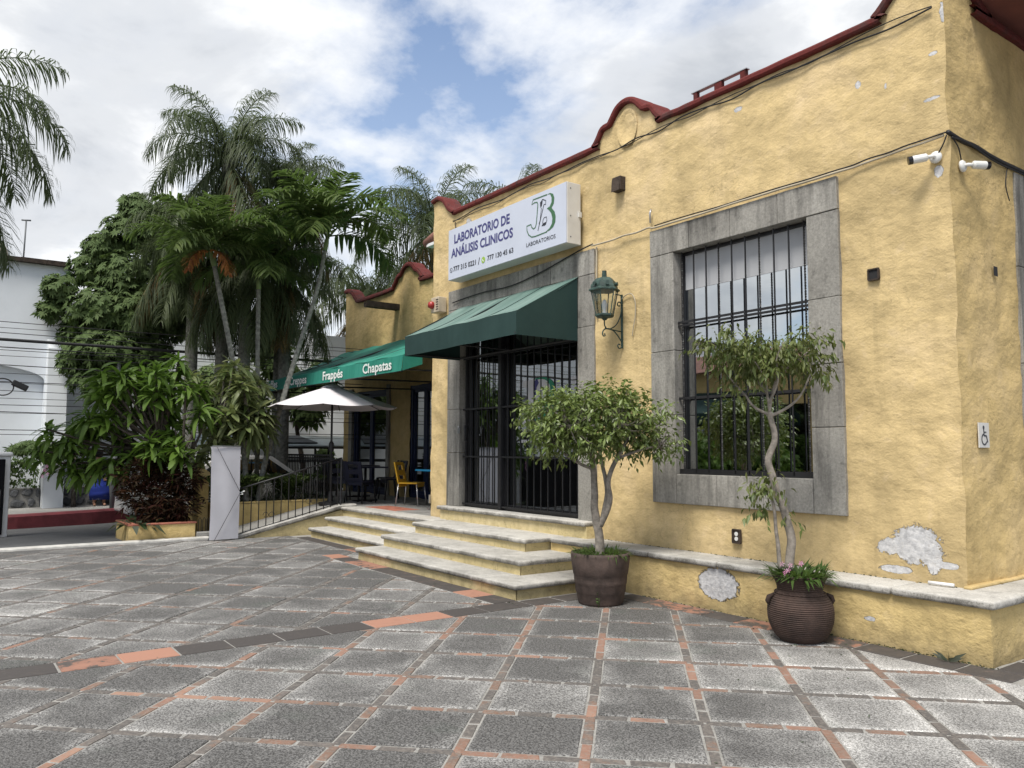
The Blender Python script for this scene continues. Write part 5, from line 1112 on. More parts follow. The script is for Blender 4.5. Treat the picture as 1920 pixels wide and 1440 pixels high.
for i in range(4):
    QUE['up%d' % i] = frond(3.4, 1.3, 1.8, .74, 92, .032, 50 + i, .75, .75); QUE['mid%d' % i] = frond(3.5, .9, 2.35, .76, 92, .032, 60 + i, .75, .85); QUE['low%d' % i] = frond(3.4, .35, 2.0, .74, 92, .032, 70 + i, .7, .95); QUE['hang%d' % i] = frond(3.6, -.75, .75, .7, 92, .032, 80 + i, .6, 1.1)
def crown(kinds, mt, s=(.9, 1.1), a0=0, drop=()):
    out = []; 
    for kind, n in kinds:
        for k in range(n): out.append((a0 + 2 * math.pi * k / n + U(-.25, .25), kind + str(random.randrange(3)), U(*s) * (1.15 if kind == 'hang' else 1), mt))
        a0 += .7
    return out
spec = crown((('up', 4), ('mid', 5), ('low', 3)), 'palm', (.8, .96)) + [(-1.0, 'dead0', .75, 'palm_dead'), (.5, 'dead1', .8, 'palm_dead')]
palm('slender_palm', 'slender ringed palm leaning left with dry orange fronds under its crown', [(-13.25, -1.34, .45), (-13.28, -1.42, 1.6), (-13.3, -1.62, 3.0), (-13.35, -1.95, 4.6), (-13.35, -2.1, 5.25)], (.062, .045), spec, None, ARE, 'slender palms in the raised bed', .35)
palm('slender_palm', 'slender upright pale trunked palm, middle one of the raised bed', [(-13.9, -.95, .45), (-13.9, -.95, 2.0), (-13.9, -1.0, 3.6), (-13.9, -1.02, 5.0)], (.055, .045), crown((('up', 3), ('mid', 4), ('low', 3)), 'palm', (.75, .9), .4), None, ARE, 'slender palms in the raised bed', .5)
palm('slender_palm', 'slender palm leaning right across the teal awning', [(-13.2, -1.15, .45), (-13.2, -1.0, 1.4), (-13.22, -.65, 2.72), (-13.25, -.3, 3.9), (-13.3, .03, 4.95), (-13.3, .20, 5.9)], (.062, .042), crown((('up', 4), ('mid', 6), ('low', 3)), 'palm', (.9, 1.08), .2), None, ARE, 'slender palms in the raised bed', .35)
def queen(loc, h, label, kinds, mt='palm_far', s=(.85, 1.1), a0=0, name='drooping_palm', group='drooping palms behind the bed', lean=(0, 0), dry=2):
    x, y = loc; sp_ = crown(kinds, mt, s, a0)
    sp_ += [(U(0, 6.28), 'hang%d' % random.randrange(4), U(*s) * 1.1, 'palm_brown') for k in range(dry)]
    return palm(name, label, [(x, y, -.05), (x + lean[0] * .3, y + lean[1] * .3, h * .5), (x + lean[0], y + lean[1], h)], (.17, .12), sp_, None, QUE, group, 0, False)
KA = (('up', 6), ('mid', 7), ('low', 5), ('hang', 6)); KB = (('up', 3), ('mid', 5), ('low', 5), ('hang', 11))
queen((-16.0, -1.15), 8.4, 'tallest drooping palm with feathery crown, highest of the cluster by the cafe', KA, a0=.2, s=(.64, .78))
queen((-16.1, .25), 7.9, 'drooping palm with rounded feathery crown behind the slender leaning palm', KA, a0=.9, s=(.54, .66))
queen((-16.3, -1.75), 6.4, 'drooping palm with grey green curtain of fronds, leftmost of the cluster', KB, a0=.5, s=(.52, .64))
queen((-15.3, -.85), 6.0, 'drooping palm with brown hanging fronds in the middle of the cluster', KB, a0=.7, s=(.54, .66))
queen((-15.5, .15), 5.7, 'lower drooping palm hanging over the left end of the teal awning', KB, a0=.1, s=(.46, .58))
queen((-12.9, -6.75), 7.0, 'drooping palm whose fronds enter at the left edge of the picture', (('up', 5), ('mid', 8), ('low', 8), ('hang', 5)), a0=.3, s=(.62, .76), group='drooping palms standing alone', dry=0)
queen((-19.0, 6.2), 8.6, 'drooping palm rising behind the tiled eave of the yellow building', (('up', 6), ('mid', 7), ('low', 6), ('hang', 5)), a0=.1, s=(.8, .95), group='drooping palms behind the buildings')
queen((-15.3, 7.2), 7.9, 'palm behind the yellow roof with only its frond tips above the coping', (('up', 5), ('mid', 6), ('low', 5)), a0=.8, s=(.75, .9), group='drooping palms behind the buildings')
queen((-21.0, 4.9), 6.4, 'low drooping palm behind the cafe wing coping', (('up', 3), ('mid', 7), ('low', 6)), a0=.35, s=(.8, .95), group='drooping palms behind the buildings')
# ------------------------------------------------------------------ broadleaf trees
def broadleaf(name, label, base, s, x0, y0, lobes, n, trunkpts, mat, per=8, lf=(.16, .26), w_=.36, group=None, rad=.16):
    t_ = thing(name, (base[0], base[1], .1), label, 'tree', group); tr = MB(); conv = px2(base, s, x0, y0)
    for pts_, r0, r1 in trunkpts:
        P, R = branch([conv(*p) for p in pts_], r0, r1); tr.tube(P, R, 8)
    lb = [((a - x0) / s, wz, (y0 - b) / s, ru / s, ru / s, rz / s, ru * rz) for a, b, ru, rz, wz in lobes]
    tr.build('trunk', M['bark_dark'], t_, smooth=True); B, D, S, Ln, W = [], [], [], [], []
    for p, d in crown_pts(lb, n, base, .3):
        ax = (Vector(d) * .6 + Vector((0, 0, .3)) + Vector((U(-.4, .4), U(-.4, .4), U(-.3, .3)))).normalized(); s1 = ax.orthogonal().normalized(); s2 = ax.cross(s1)
        for k in range(per):
            a = 2 * math.pi * k / per + U(-.2, .2); dd = (s1 * math.cos(a) + s2 * math.sin(a) + ax * .25 + Vector((0, 0, -.45))).normalized(); l = U(*lf); B.append(p); D.append(dd); S.append(tuple(dd.cross(ax))); Ln.append(l); W.append(l * w_)
    put('crown', leafmesh('crown', B, D, S, Ln, W, .25), M[mat], t_); return t_
tb = (-17.9, -2.9)
broadleaf('broadleaf_tree', 'dense dark green tree before the white building', tb, 81, 225, 955,
    [(190, 560, 75, 60, 0), (110, 520, 34, 30, -.3), (95, 560, 26, 22, -.3), (150, 470, 45, 38, .2), (230, 490, 60, 55, 0), (265, 400, 48, 45, .2), (225, 370, 20, 26, 0), (300, 470, 55, 60, .5), (210, 640, 80, 45, -.2), (160, 655, 45, 40, -.3), (270, 640, 45, 40, .2), (190, 700, 60, 28, -.2), (250, 560, 65, 60, 0), (130, 600, 30, 35, 0), (290, 360, 35, 40, .4), (185, 440, 22, 20, 0), (300, 560, 50, 50, .6), (215, 405, 44, 40, 0), (175, 435, 36, 34, 0), (250, 362, 42, 34, .1), (232, 345, 26, 22, 0)], 6600,
    [([(225, 960), (222, 860), (225, 760), (215, 680)], .16, .11), ([(220, 760), (180, 660), (120, 560)], .08, .02), ([(222, 720), (250, 600), (265, 420)], .09, .02), ([(220, 700), (210, 560), (160, 470)], .08, .02), ([(225, 740), (280, 640), (310, 520)], .07, .02)], 'tree', 7, (.10, .18), .36)
tb2 = (-18.4, -3.75)
broadleaf('feathery_tree', 'small feathery leaved tree low against the white buttress', tb2, 80, 125, 952, [(85, 820, 34, 12, -.8), (110, 832, 25, 14, -.6), (150, 788, 34, 14, 0), (180, 780, 20, 10, 0), (60, 825, 16, 6, -.9)], 300, [([(127, 952), (125, 900), (130, 850), (100, 822)], .06, .015), ([(130, 860), (160, 800)], .04, .012)], 'tree', 10, (.10, .2), .22)
broadleaf('distant_tree', 'grey green tree behind the umbrella against the far white wall', (-20.2, 3.6), 62, 580, 880, [(575, 818, 34, 22, 0), (555, 790, 22, 16, 0), (630, 800, 16, 30, 0), (585, 840, 45, 14, 0)], 420, [([(580, 880), (578, 850), (575, 820)], .06, .02)], 'tree', 6, (.10, .2), .4)
broadleaf('hedge_tree', 'dark leafy tree glimpsed between palms and cafe wall', (-19.2, 2.2), 66, 600, 880, [(600, 690, 40, 40, 0), (560, 640, 36, 40, 0), (625, 640, 30, 45, 0), (480, 680, 50, 60, 0), (420, 660, 50, 50, 0), (530, 590, 40, 50, 0)], 900, [([(600, 880), (590, 780), (560, 650)], .12, .03)], 'tree', 6, (.18, .3), .36)
vn = thing('wall_vine', (-18.85, -5, .6), 'green vine hanging on the white wall above the stone base', 'plant')
pv = [(Vector((-18.9 + abs(random.gauss(0, .08)), U(-5.7, -4.45), .72 + (1 - rnd() ** 2) * .62)), Vector((1, 0, .2))) for k in range(330)]
put('crown', leafmesh('crown', *twig_leaves(pv, 4, .05, .10, .6), .3), M['tree'], vn)
tb_ = thing('bed_grasses', (-13.6, -.9, .5), 'strappy grasses and low plants filling the raised bed', 'plant'); B, D, S, Ln, W, dr = [], [], [], [], [], []
for k in range(900):
    c = Vector((U(-14.6, -13.05), U(-2.0, .3), .48)); out = Vector((U(-1, 1), U(-1, 1), 0)); B.append(c); D.append((out * .7 + Vector((0, 0, U(.4, 1.2)))).normalized()); S.append((-out.y, out.x, 0)); Ln.append(U(.2, .6)); W.append(U(.012, .022)); dr.append(U(.1, .7))
put('leaves', leafmesh('leaves', B, D, S, Ln, W, dr), M['grass_dark'], tb_)
for i, (x, y) in enumerate(((-13.35, -1.85), (-13.4, -1.3), (-13.45, -.45))):
    sp_ = thing('young_palm', (x, y, .48), ('small fan of palm leaves beside the banner', 'small palm tuft between the slender trunks', 'small palm tuft near the top of the ramp')[i], 'plant')
    for k in range(7): put('frond', ARE['up%d' % (k % 3)] if ARE['up%d' % (k % 3)].materials else ARE['up0|palm'], None, sp_, (x, y, .48), (0, 0, k * .9 + i), (.55, .55, .55))
# ------------------------------------------------------------------ railing, banner, fences
rl = thing('ramp_railing', (-11.72, -1, 0), 'black iron ramp railing with green end post and small scrolls', 'railing')
rz_ = lambda y: max(0, (y + 2.0)) / 2.0 * .49 if y < 0 else .49
MB().tube([(-11.72, -2.02, -.01), (-11.72, -2.02, .90)], .026, 10).build('end_post', M['rail_green'], rl, smooth=True)
tube('hand_rail', [(-11.72, -2.02, .87), (-11.72, -.02, 1.43)], .015, M['iron'], rl); tube('bottom_rail', [(-11.72, -2.02, .07), (-11.72, -.02, .57)], .009, M['iron'], rl)
for k in range(1, 15):
    y = -2.02 + k * 2.0 / 14.5; MB().box(-11.728, -11.712, y - .007, y + .007, rz_(y) + .02, .87 + (y + 2.02) / 2 * .56).build('baluster', M['iron'], rl)
MB().tube([(-11.72, -.02, .48), (-11.72, -.02, 1.44)], .02, 8).build('post', M['iron'], rl)
for yc, zc in ((-1.42, .40), (-.62, .62)):
    for s in (-1, 1): MB().tube([(-11.715, yc + s * (.055 + .05 * math.cos(a)), zc + .06 * math.sin(a) * (1 - a / 12)) for a in [k * .45 for k in range(13)]], .005, 5).build('scroll', M['iron'], rl, smooth=True)
tie = MB()
for k in range(9):
    a = U(0, 6.28); tie.tube([(-11.71, -2.02, .86), (-11.70 + U(-.02, .05), -2.02 + .09 * math.cos(a), .86 + .08 * math.sin(a)), (-11.68 + U(-.02, .05), -2.02 + .13 * math.cos(a + .5), .86 + .1 * math.sin(a + .5))], .008, 4)
tag(tie.build('tape_knot', M['white_ink']), 'white plastic tape knotted round the top of the green post', 'tape')
bn = thing('banner_stand', (-11.6, -2.25, 0), 'blank pale fabric banner on a crossed pole stand before the ramp', 'banner')
vs, fs = [], []; nu, nv = 24, 40
for i in range(nu + 1):
    for j in range(nv + 1):
        u, v = i / nu, j / nv; fold = .006 * math.sin((u * 1.3 + v * .55) * 7) * (.3 + .7 * math.sin(math.pi * v)) + .008 * math.sin((u - v * .4) * 4); vs.append((-11.62 + fold, -2.49 + .50 * u + .006 * math.sin(v * 5), .02 + 1.62 * v))
for i in range(nu):
    for j in range(nv): k = i * (nv + 1) + j; fs.append((k, k + nv + 1, k + nv + 2, k + 1))
MB().add(vs, fs).build('cloth', M['banner'], bn, smooth=True, fix=False)
tube('top_bar', [(-11.60, -2.49, 1.645), (-11.60, -1.99, 1.645)], .009, M['pole'], bn)
tube('cord', [(-11.575, -2.42, 1.64), (-11.575, -1.99, .83)], .0045, M['iron'], bn, 5); tube('cord', [(-11.575, -1.99, .83), (-11.575, -2.42, -.0)], .0045, M['iron'], bn, 5)
tube('pole', [(-11.68, -2.49, 0), (-11.68, -1.99, 1.64)], .009, M['pole'], bn, 6); tube('pole', [(-11.69, -1.99, 0), (-11.69, -2.49, 1.64)], .009, M['pole'], bn, 6)
lf = thing('hoop_fence', (-12.5, -2.4, 0), 'knee high looped iron fence on a stone kerb left of the banner', 'fence')
MB().sweep([((-12.3, y, .05), (1, 0, 0), (0, 0, 1)) for y in (-2.53, -2.0)], [(-.06, -.1), (.06, -.1), (.06, .04), (.04, .06), (-.04, .06), (-.06, .04)]).build('kerb', M['concrete'], lf)
for k in range(7): y = -2.5 + k * .075; tube('hoop', [(-12.3, y, .1), (-12.3, y, .32), (-12.3, y + .025, .36), (-12.3, y + .05, .32), (-12.3, y + .05, .1)], .006, M['iron'], lf, 5)
pr = thing('yellow_pier', (-13.3, -2.35, 0), 'narrow yellow stucco pier behind the banner', 'pier'); MB().box(-13.5, -13.1, -2.32, -2.12, -.1, 1.05).build('shaft', M['planter'], pr, bevel=.02); MB().prism([(-2.34, 1.05), (-2.10, 1.05), (-2.12, 1.15), (-2.22, 1.22), (-2.32, 1.15)], -13.52, -13.08, lambda u, v, t: (t, u, v)).build('cap', M['planter'], pr)
ft = thing('terrace_fence', (-15.2, .42, .49), 'dark iron fence along the cafe terrace behind the palms', 'fence')
for k in range(42): x = -17.3 + k * .1; MB().box(x - .009, x + .009, .41, .43, .47, 1.48).build('bar', M['iron'], ft)
for z in (.6, 1.4, 1.47): MB().box(-17.35, -13.1, .408, .432, z - .018, z + .018).build('rail', M['iron'], ft)
# ------------------------------------------------------------------ umbrella and furniture
uc = (-12.55, .12); um = thing('patio_umbrella', (uc[0], uc[1], .49), 'white patio umbrella with black pole under the teal awning edge', 'umbrella')
R_ = 1.32; nseg = 8; vs, fs = [], []; sub = 6; rings = 8
cols = nseg * sub
for j in range(rings + 1):
    t = j / rings
    for i in range(cols):
        a = 2 * math.pi * i / cols + .25; ph = (i % sub) / sub; sc_ = 1 - .05 * math.sin(math.pi * ph) * t; sagz = -.055 * math.sin(math.pi * ph) * t
        vs.append((uc[0] + R_ * t * sc_ * math.cos(a), uc[1] + R_ * t * sc_ * math.sin(a), 2.90 - .44 * t ** 1.12 + sagz * (1 - .4 * t)))
for j in range(rings):
    for i in range(cols): fs.append((j * cols + i, (j + 1) * cols + i, (j + 1) * cols + (i + 1) % cols, j * cols + (i + 1) % cols))
MB().add(vs, fs).build('canopy', M['cloth'], um, smooth=False, fix=False)
MB().lathe([(.24, 2.85), (.13, 2.905), (.02, 2.94), (0, 2.945)], 16, (uc[0], uc[1], 0), cap=False).build('vent_cap', M['cloth'], um)
for k in range(8): a = 2 * math.pi * k / 8 + .25; tube('rib', [(uc[0], uc[1], 2.86), (uc[0] + R_ * .97 * math.cos(a), uc[1] + R_ * .97 * math.sin(a), 2.44)], .008, M['iron'], um, 5)
tube('pole', [(uc[0], uc[1], .49), (uc[0], uc[1], 2.9)], .022, M['iron'], um, 10); MB().lathe([(.05, 1.55), (.055, 1.62), (.05, 1.72), (.025, 1.76)], 12, (uc[0], uc[1], 0)).build('crank_housing', M['iron'], um)
MB().lathe([(.24, .49), (.24, .53), (.06, .56), (.04, .75), (0, .75)], 20, (uc[0], uc[1], 0)).build('base', M['iron'], um)
def chair(label, loc, rz, body, legm, group):
    t_ = thing('cafe_chair', loc, label, 'chair', group, rz)
    s = MB().box(-.21, .21, -.21, .21, .43, .46).mesh('seat'); o = put_local('seat', s, M[body], t_); b = o.modifiers.new('b', 'BEVEL'); b.width = .012; b.segments = 3
    m = MB(); 
    for x0, x1, z0, z1 in ((-.21, -.12, .46, .86), (.12, .21, .46, .86), (-.12, .12, .46, .52), (-.12, .12, .60, .70), (-.12, .12, .80, .86)):
        m.add([(x, y + (z - .46) * -.22, z) for x, y, z in ((x0, -.21, z0), (x1, -.21, z0), (x1, -.185, z0), (x0, -.185, z0), (x0, -.21, z1), (x1, -.21, z1), (x1, -.185, z1), (x0, -.185, z1))], [(0, 3, 2, 1), (4, 5, 6, 7), (0, 1, 5, 4), (1, 2, 6, 5), (2, 3, 7, 6), (3, 0, 4, 7)])
    put_local('backrest', m.mesh('backrest'), M[body], t_)
    for sx in (-1, 1):
        for sy in (-1, 1): put_local('leg', MB().tube([(sx * .19, sy * .19, .44), (sx * .225, sy * .24, 0)], .014, 8).mesh('leg', True), M[legm], t_)
    put_local('apron', MB().box(-.2, .2, -.2, -.18, .37, .43).box(-.2, .2, .18, .2, .37, .43).mesh('apron'), M[body], t_)
    return t_
def table(label, loc, top, legm, group):
    t_ = thing('cafe_table', loc, label, 'table', group)
    put_local('table_top', MB().box(-.36, .36, -.36, .36, .71, .74).mesh('table_top'), M[top], t_); put_local('leg', MB().tube([(0, 0, .03), (0, 0, .71)], .03, 10).mesh('leg', True), M[legm], t_); put_local('foot', MB().box(-.28, .28, -.03, .03, 0, .03).box(-.03, .03, -.28, .28, .0, .029).mesh('foot'), M[legm], t_)
TZ = .489
chair('yellow plastic chair with metal legs nearest the main block corner', (-11.35, 1.32, TZ), -.9, 'yellow_plastic', 'alu', 'yellow cafe chairs')
chair('second yellow plastic chair, mostly hidden by the main block corner', (-10.35, 1.75, TZ), 1.2, 'yellow_plastic', 'alu', 'yellow cafe chairs')
table('blue topped cafe table beside the yellow chair', (-10.15, 1.3, TZ), 'blue_top', 'alu', 'cafe tables')
table('dark cafe table under the white umbrella', (-13.1, 1.15, TZ), 'navy_plastic', 'iron', 'cafe tables')
table('dark cafe table deep under the awning by the blue door', (-14.6, 1.7, TZ), 'navy_plastic', 'iron', 'cafe tables')
for lb, x, y, a in (('dark navy chair with its back to the steps beside the umbrella', -12.6, .8, .5), ('dark navy chair at the near side of the umbrella table', -13.6, .75, 1.0), ('dark navy chair beyond the umbrella table', -13.3, 1.9, 3.0), ('dark navy chair by the blue door', -14.2, 2.2, 2.6), ('dark navy chair at the far dark table', -15.2, 1.4, -1.2)): chair(lb, (x, y, TZ), a, 'navy_plastic', 'iron', 'dark cafe chairs')
# ------------------------------------------------------------------ across the road
wb = thing('white_building', (-20, -8, 0), 'tall white painted building with buttress and dark tile coping across the road', 'building')
WX = -19.0
# arched recess: wall face with the arch cut, and a recessed panel behind
arch = [(-9.2, .2), (-9.2, 3.2)] + [(-6.8 + 2.4 * math.cos(math.radians(180 - 180 * i / 24)), 3.2 + .42 * math.sin(math.radians(180 * i / 24))) for i in range(25)] + [(-4.4, 3.2), (-4.4, .2)]
m = MB(); top = 6.0
for (a, za), (b, zb) in zip(arch, arch[1:]):
    if b > a: m.add([(WX, a, za), (WX, b, zb), (WX, b, top), (WX, a, top)], [(0, 1, 2, 3)]); m.add([(WX, a, za), (WX, b, zb), (WX - .18, b, zb), (WX - .18, a, za)], [(0, 1, 2, 3)])
for y in (-9.2, -4.4): m.add([(WX, y, .2), (WX, y, 3.2), (WX - .18, y, 3.2), (WX - .18, y, .2)], [(0, 1, 2, 3)])
m.add([(WX, -20, .1), (WX, -9.2, .1), (WX, -9.2, top), (WX, -20, top)], [(0, 1, 2, 3)]); m.add([(WX, -4.4, .1), (WX, -3.97, .1), (WX, -3.97, top), (WX, -4.4, top)], [(0, 1, 2, 3)]); m.add([(WX - .18, -9.2, .1), (WX - .18, -4.4, .1), (WX - .18, -4.4, 4), (WX - .18, -9.2, 4)], [(0, 1, 2, 3)])
m.add([(WX, -3.97, .1), (-21.0, -3.97, .1), (-21.0, -3.97, top), (WX, -3.97, top)], [(0, 1, 2, 3)]); m.add([(-21.0, -3.97, .1), (-21.0, 14, .1), (-21.0, 14, 5.2), (-21.0, -3.97, 5.2)], [(0, 1, 2, 3)])
m.build('wall', M['white_wall'], wb, fix=False)
MB().prism([(-18.30, .1), (-18.34, 1.15), (-18.40, 1.18), (-18.62, 3.95), (-19.0, 4.2), (-19.0, .1)], -4.38, -3.97, lambda u, v, t: (u, t, v)).build('buttress', M['white_wall'], wb); box('buttress_band', -18.45, -18.30, -4.42, -3.93, 1.14, 1.20, M['white_wall'], wb, bevel=.02)
for k in range(30): box('coping_tile', -19.3, -18.86 + U(-.01, .01), -20 + k * .535, -20 + k * .535 + .53, 5.98, 6.09 + U(-.012, .012), M['wood'], wb)
box('roof', -26, WX - .02, -20, -3.99, 5.9, 6.0, M['concrete'], wb); MB().lathe([(.55, 6.0), (.56, 6.35), (.5, 6.55), (.3, 6.72), (0, 6.78)], 18, (-20.2, -5.75, 0)).build('roof_dome', M['beige'], wb, smooth=True)
for k in range(9): box('wall_mark', -20.985, -20.98, 2.2 + k * .15, 2.29 + k * .15 + U(-.03, .02), 2.42 + U(-.02, .02), 2.50 + U(-.02, .02), M['pole'], wb)   # illegible far lettering
an = thing('roof_antenna', (-19.6, -5.0, 6), 'thin antenna mast on the white building roof', 'antenna'); tube('mast', [(-19.6, -4.92, 6.0), (-19.6, -4.90, 7.15)], .018, M['pole'], an); tube('crossbar', [(-19.6, -5.0, 7.14), (-19.6, -4.8, 7.16)], .02, M['pole'], an)
def rubble(label, y0, y1, z0, h, group='low rubble walls'):
    t_ = thing('rubble_wall', (-18.85, (y0 + y1) / 2, z0), label, 'wall', group)
    box('mortar_bed', -19.0, -18.78, y0, y1, z0 - .3, z0 + h - .02, M['mortar'], t_); rows = 2; yy = y0
    for r in range(rows):
        y = y0 - U(0, .1); hh = h / rows
        while y < y1 - .08:
            w_ = U(.2, .36); a, b = max(y0, y + .015), min(y1, y + w_ - .015); zc = z0 + hh * (r + .5) + U(-.02, .02)
            if b - a > .08:
                n = 8; poly = []
                for i in range(n):
                    an_ = 2 * math.pi * (i + .5) / n + U(-.15, .15); c_, s_ = math.cos(an_), math.sin(an_); k = 1 / max(abs(c_), abs(s_)) * .82 if i % 2 else 1.02; poly.append(((a + b) / 2 + c_ * (b - a) / 2 * min(k, 1.1), min(z0 + h - .01, zc + s_ * hh * .47 * min(k, 1.1))))
                cx, cz = (a + b) / 2, zc
                m_ = MB(); vs = [(-18.79, u, v) for u, v in poly] + [(-18.75, cx + (u - cx) * .92, cz + (v - cz) * .92) for u, v in poly] + [(-18.73 - U(0, .01), cx + (u - cx) * .6, cz + (v - cz) * .6) for u, v in poly]
                m_.add(vs, [(i, (i + 1) % n, n + (i + 1) % n, n + i) for i in range(n)] + [(n + i, n + (i + 1) % n, 2 * n + (i + 1) % n, 2 * n + i) for i in range(n)] + [tuple(range(2 * n, 3 * n))]); m_.build('stone', M['rubble'], t_)
            y += w_
    box('top', -19.1, -18.74, y0, y1, z0 + h - .02, z0 + h, M['concrete'], t_, bevel=.008)
rubble('low dark rubble wall left of the white buttress', -7.0, -4.40, .22, .46); rubble('low dark rubble wall right of the white buttress', -3.95, 3.0, .24, .46)
gp_ = thing('gate', (-14.7, -5.3, 0), 'black metal gate leaf with white post at the left edge', 'gate')
box('post', -14.95, -14.72, -5.45, -5.27, -.1, 1.45, M['white_edge'], gp_, bevel=.02); box('post_cap', -14.99, -14.68, -5.50, -5.24, 1.45, 1.53, M['white_edge'], gp_, bevel=.03); box('leaf', -14.68, -14.60, -7.4, -5.36, .02, 1.40, M['gate'], gp_, bevel=.01)
tube('handle', [(-14.59, -5.42, .52), (-14.53, -5.42, .54), (-14.53, -5.42, .82), (-14.59, -5.42, .84)], .014, M['iron'], gp_)
po = thing('utility_pole', (-17.2, -3.1, .2), 'thin grey pole on the far pavement by the dark tree', 'pole'); tube('lower_tube', [(-17.2, -3.1, .2), (-17.2, -3.1, 1.6)], .075, M['pole'], po, 12); tube('upper_tube', [(-17.2, -3.1, 1.6), (-17.2, -3.1, 3.8)], .045, M['pole'], po, 10); box('cap', -17.25, -17.15, -3.16, -3.04, 3.75, 3.95, M['white_metal'], po); box('notice', -17.13, -17.115, -3.16, -3.04, .85, 1.15, M['white_ink'], po)
zlist = [(4.22, .008, 'highest thin'), (4.10, .006, 'second'), (3.98, .008, 'third'), (3.82, .035, 'thick bundled'), (3.76, .012, 'thin one just under the bundle'), (3.66, .007, 'fine'), (3.55, .006, 'sixth'), (3.40, .010, 'dark mid height'), (3.27, .006, 'fine mid'), (3.08, .009, 'lower mid'), (2.98, .006, 'fine low'), (2.86, .007, 'low'), (2.72, .006, 'very fine low'), (2.52, .008, 'straight low dark'), (2.42, .009, 'double low dark'), (2.36, .006, 'fine lower'), (2.02, .009, 'second lowest'), (1.95, .007, 'lowest')]
for i, (z, r, nm) in enumerate(zlist):
    x = -16.5 + U(-.25, .3); dz = U(-.12, .12); sag = U(.02, .12)
    tag(tube('overhead_cable', [(x, -16 + 26 * k / 26, z + dz * (k / 13 - 1) - sag * (1 - ((k - 13) / 13) ** 2) + (.05 if z > 3.7 else 0)) for k in range(27)], r, M['cable'], None, 6), 'dark utility line crossing the white building, %s strand' % nm, 'cable', 'utility lines over the far pavement')
co_ = thing('cable_coil', (-16.3, -5.35, 2.85), 'coiled black cable and splice box hanging from the lines at the left edge', 'cable coil')
for k in range(3): tube('coil', [(-16.3 + .015 * k, -5.38 + .19 * math.cos(a) , 2.84 + .17 * math.sin(a)) for a in [2 * math.pi * q / 30 for q in range(31)]], .012, M['cable'], co_)
bx2 = MB().box(-.05, .05, -.15, .15, -.06, .06).build('splice_box', M['iron'], None, bevel=.02); bx2.location = (-16.28, -5.08, 2.88); bx2.rotation_euler = (math.radians(-25), 0, 0); adopt(bx2, co_)
# roofed stall behind the terrace
stl = thing('stall', (-18.3, 1.6, .2), 'low stall with pale blue sheet roof and dark skylight behind the terrace fence', 'stall')
MB().add([(-17.75, -1.2, 1.66), (-17.75, 3.9, 1.66), (-18.9, 3.9, 1.93), (-18.9, -1.2, 1.93), (-17.75, -1.2, 1.70), (-17.75, 3.9, 1.70), (-18.9, 3.9, 1.97), (-18.9, -1.2, 1.97)], [(0, 3, 2, 1), (4, 5, 6, 7), (0, 1, 5, 4), (1, 2, 6, 5), (2, 3, 7, 6), (3, 0, 4, 7)]).build('roof_sheet', M['sheet'], stl)
MB().add([(-17.9, 1.1, 1.745), (-17.9, 2.0, 1.745), (-18.7, 1.75, 1.94), (-18.7, .95, 1.94), (-17.9, 1.1, 1.785), (-17.9, 2.0, 1.785), (-18.7, 1.75, 1.98), (-18.7, .95, 1.98)], [(0, 3, 2, 1), (4, 5, 6, 7), (0, 1, 5, 4), (1, 2, 6, 5), (2, 3, 7, 6), (3, 0, 4, 7)]).build('skylight', M['pole'], stl)
for y in (-1.1, .6, 2.3, 3.8):
    for x in (-17.85, -18.8): tube('post', [(x, y, .2), (x, y, 1.7)], .03, M['iron'], stl)
box('counter', -18.7, -17.9, -1.0, 3.7, 1.25, 1.32, M['pole'], stl); tube('gutter', [(-17.74, -1.2, 1.64), (-17.74, 3.9, 1.64)], .03, M['iron'], stl)
# parked car, mostly hidden behind the planter
car = thing('parked_car', (-15.6, -1.2, -.03), 'white car parked at the red kerb behind the planter', 'car'); cx0, cw, cy0 = -15.75, .80, -3.2
sil = [(0, .25), (.02, .55), (.12, .74), (.95, .92), (1.15, .97), (1.75, 1.42), (2.2, 1.48), (3.0, 1.44), (3.65, 1.0), (4.0, .92), (4.05, .5), (4.0, .25)]
MB().prism(sil, cx0 - cw, cx0 + cw, lambda u, v, t: (cx0 + (t - cx0) * (1 if v < .95 else .82), cy0 + u, v)).build('body', M['car_paint'], car, bevel=.05, seg=3)
for s in (-1, 1):
    MB().add([(cx0 + s * (cw * .86), cy0 + a, b) for a, b in ((1.3, 1.0), (1.85, 1.36), (2.9, 1.38), (3.45, 1.02))], [(0, 1, 2, 3)]).build('side_window', M['glass_car'], car, fix=False)
    for yy in (.78, 3.2):
        wl = MB().tube([(cx0 + s * (cw - .2), cy0 + yy, .30), (cx0 + s * (cw + .01), cy0 + yy, .30)], .31, 20).build('wheel', M['tyre'], car); MB().tube([(cx0 + s * (cw + .0), cy0 + yy, .30), (cx0 + s * (cw + .02), cy0 + yy, .30)], .19, 14).build('rim', M['alu'], wl)
    MB().box(cx0 + s * .55 - .16, cx0 + s * .55 + .16, cy0 - .015, cy0 + .06, .56, .68).build('headlight', M['glass_car'], car, bevel=.02)
MB().add([(cx0 - .62, cy0 + 1.21, 1.02), (cx0 + .62, cy0 + 1.21, 1.02), (cx0 + .58, cy0 + 1.70, 1.40), (cx0 - .58, cy0 + 1.70, 1.40)], [(0, 1, 2, 3)]).build('windscreen', M['glass_car'], car, fix=False)
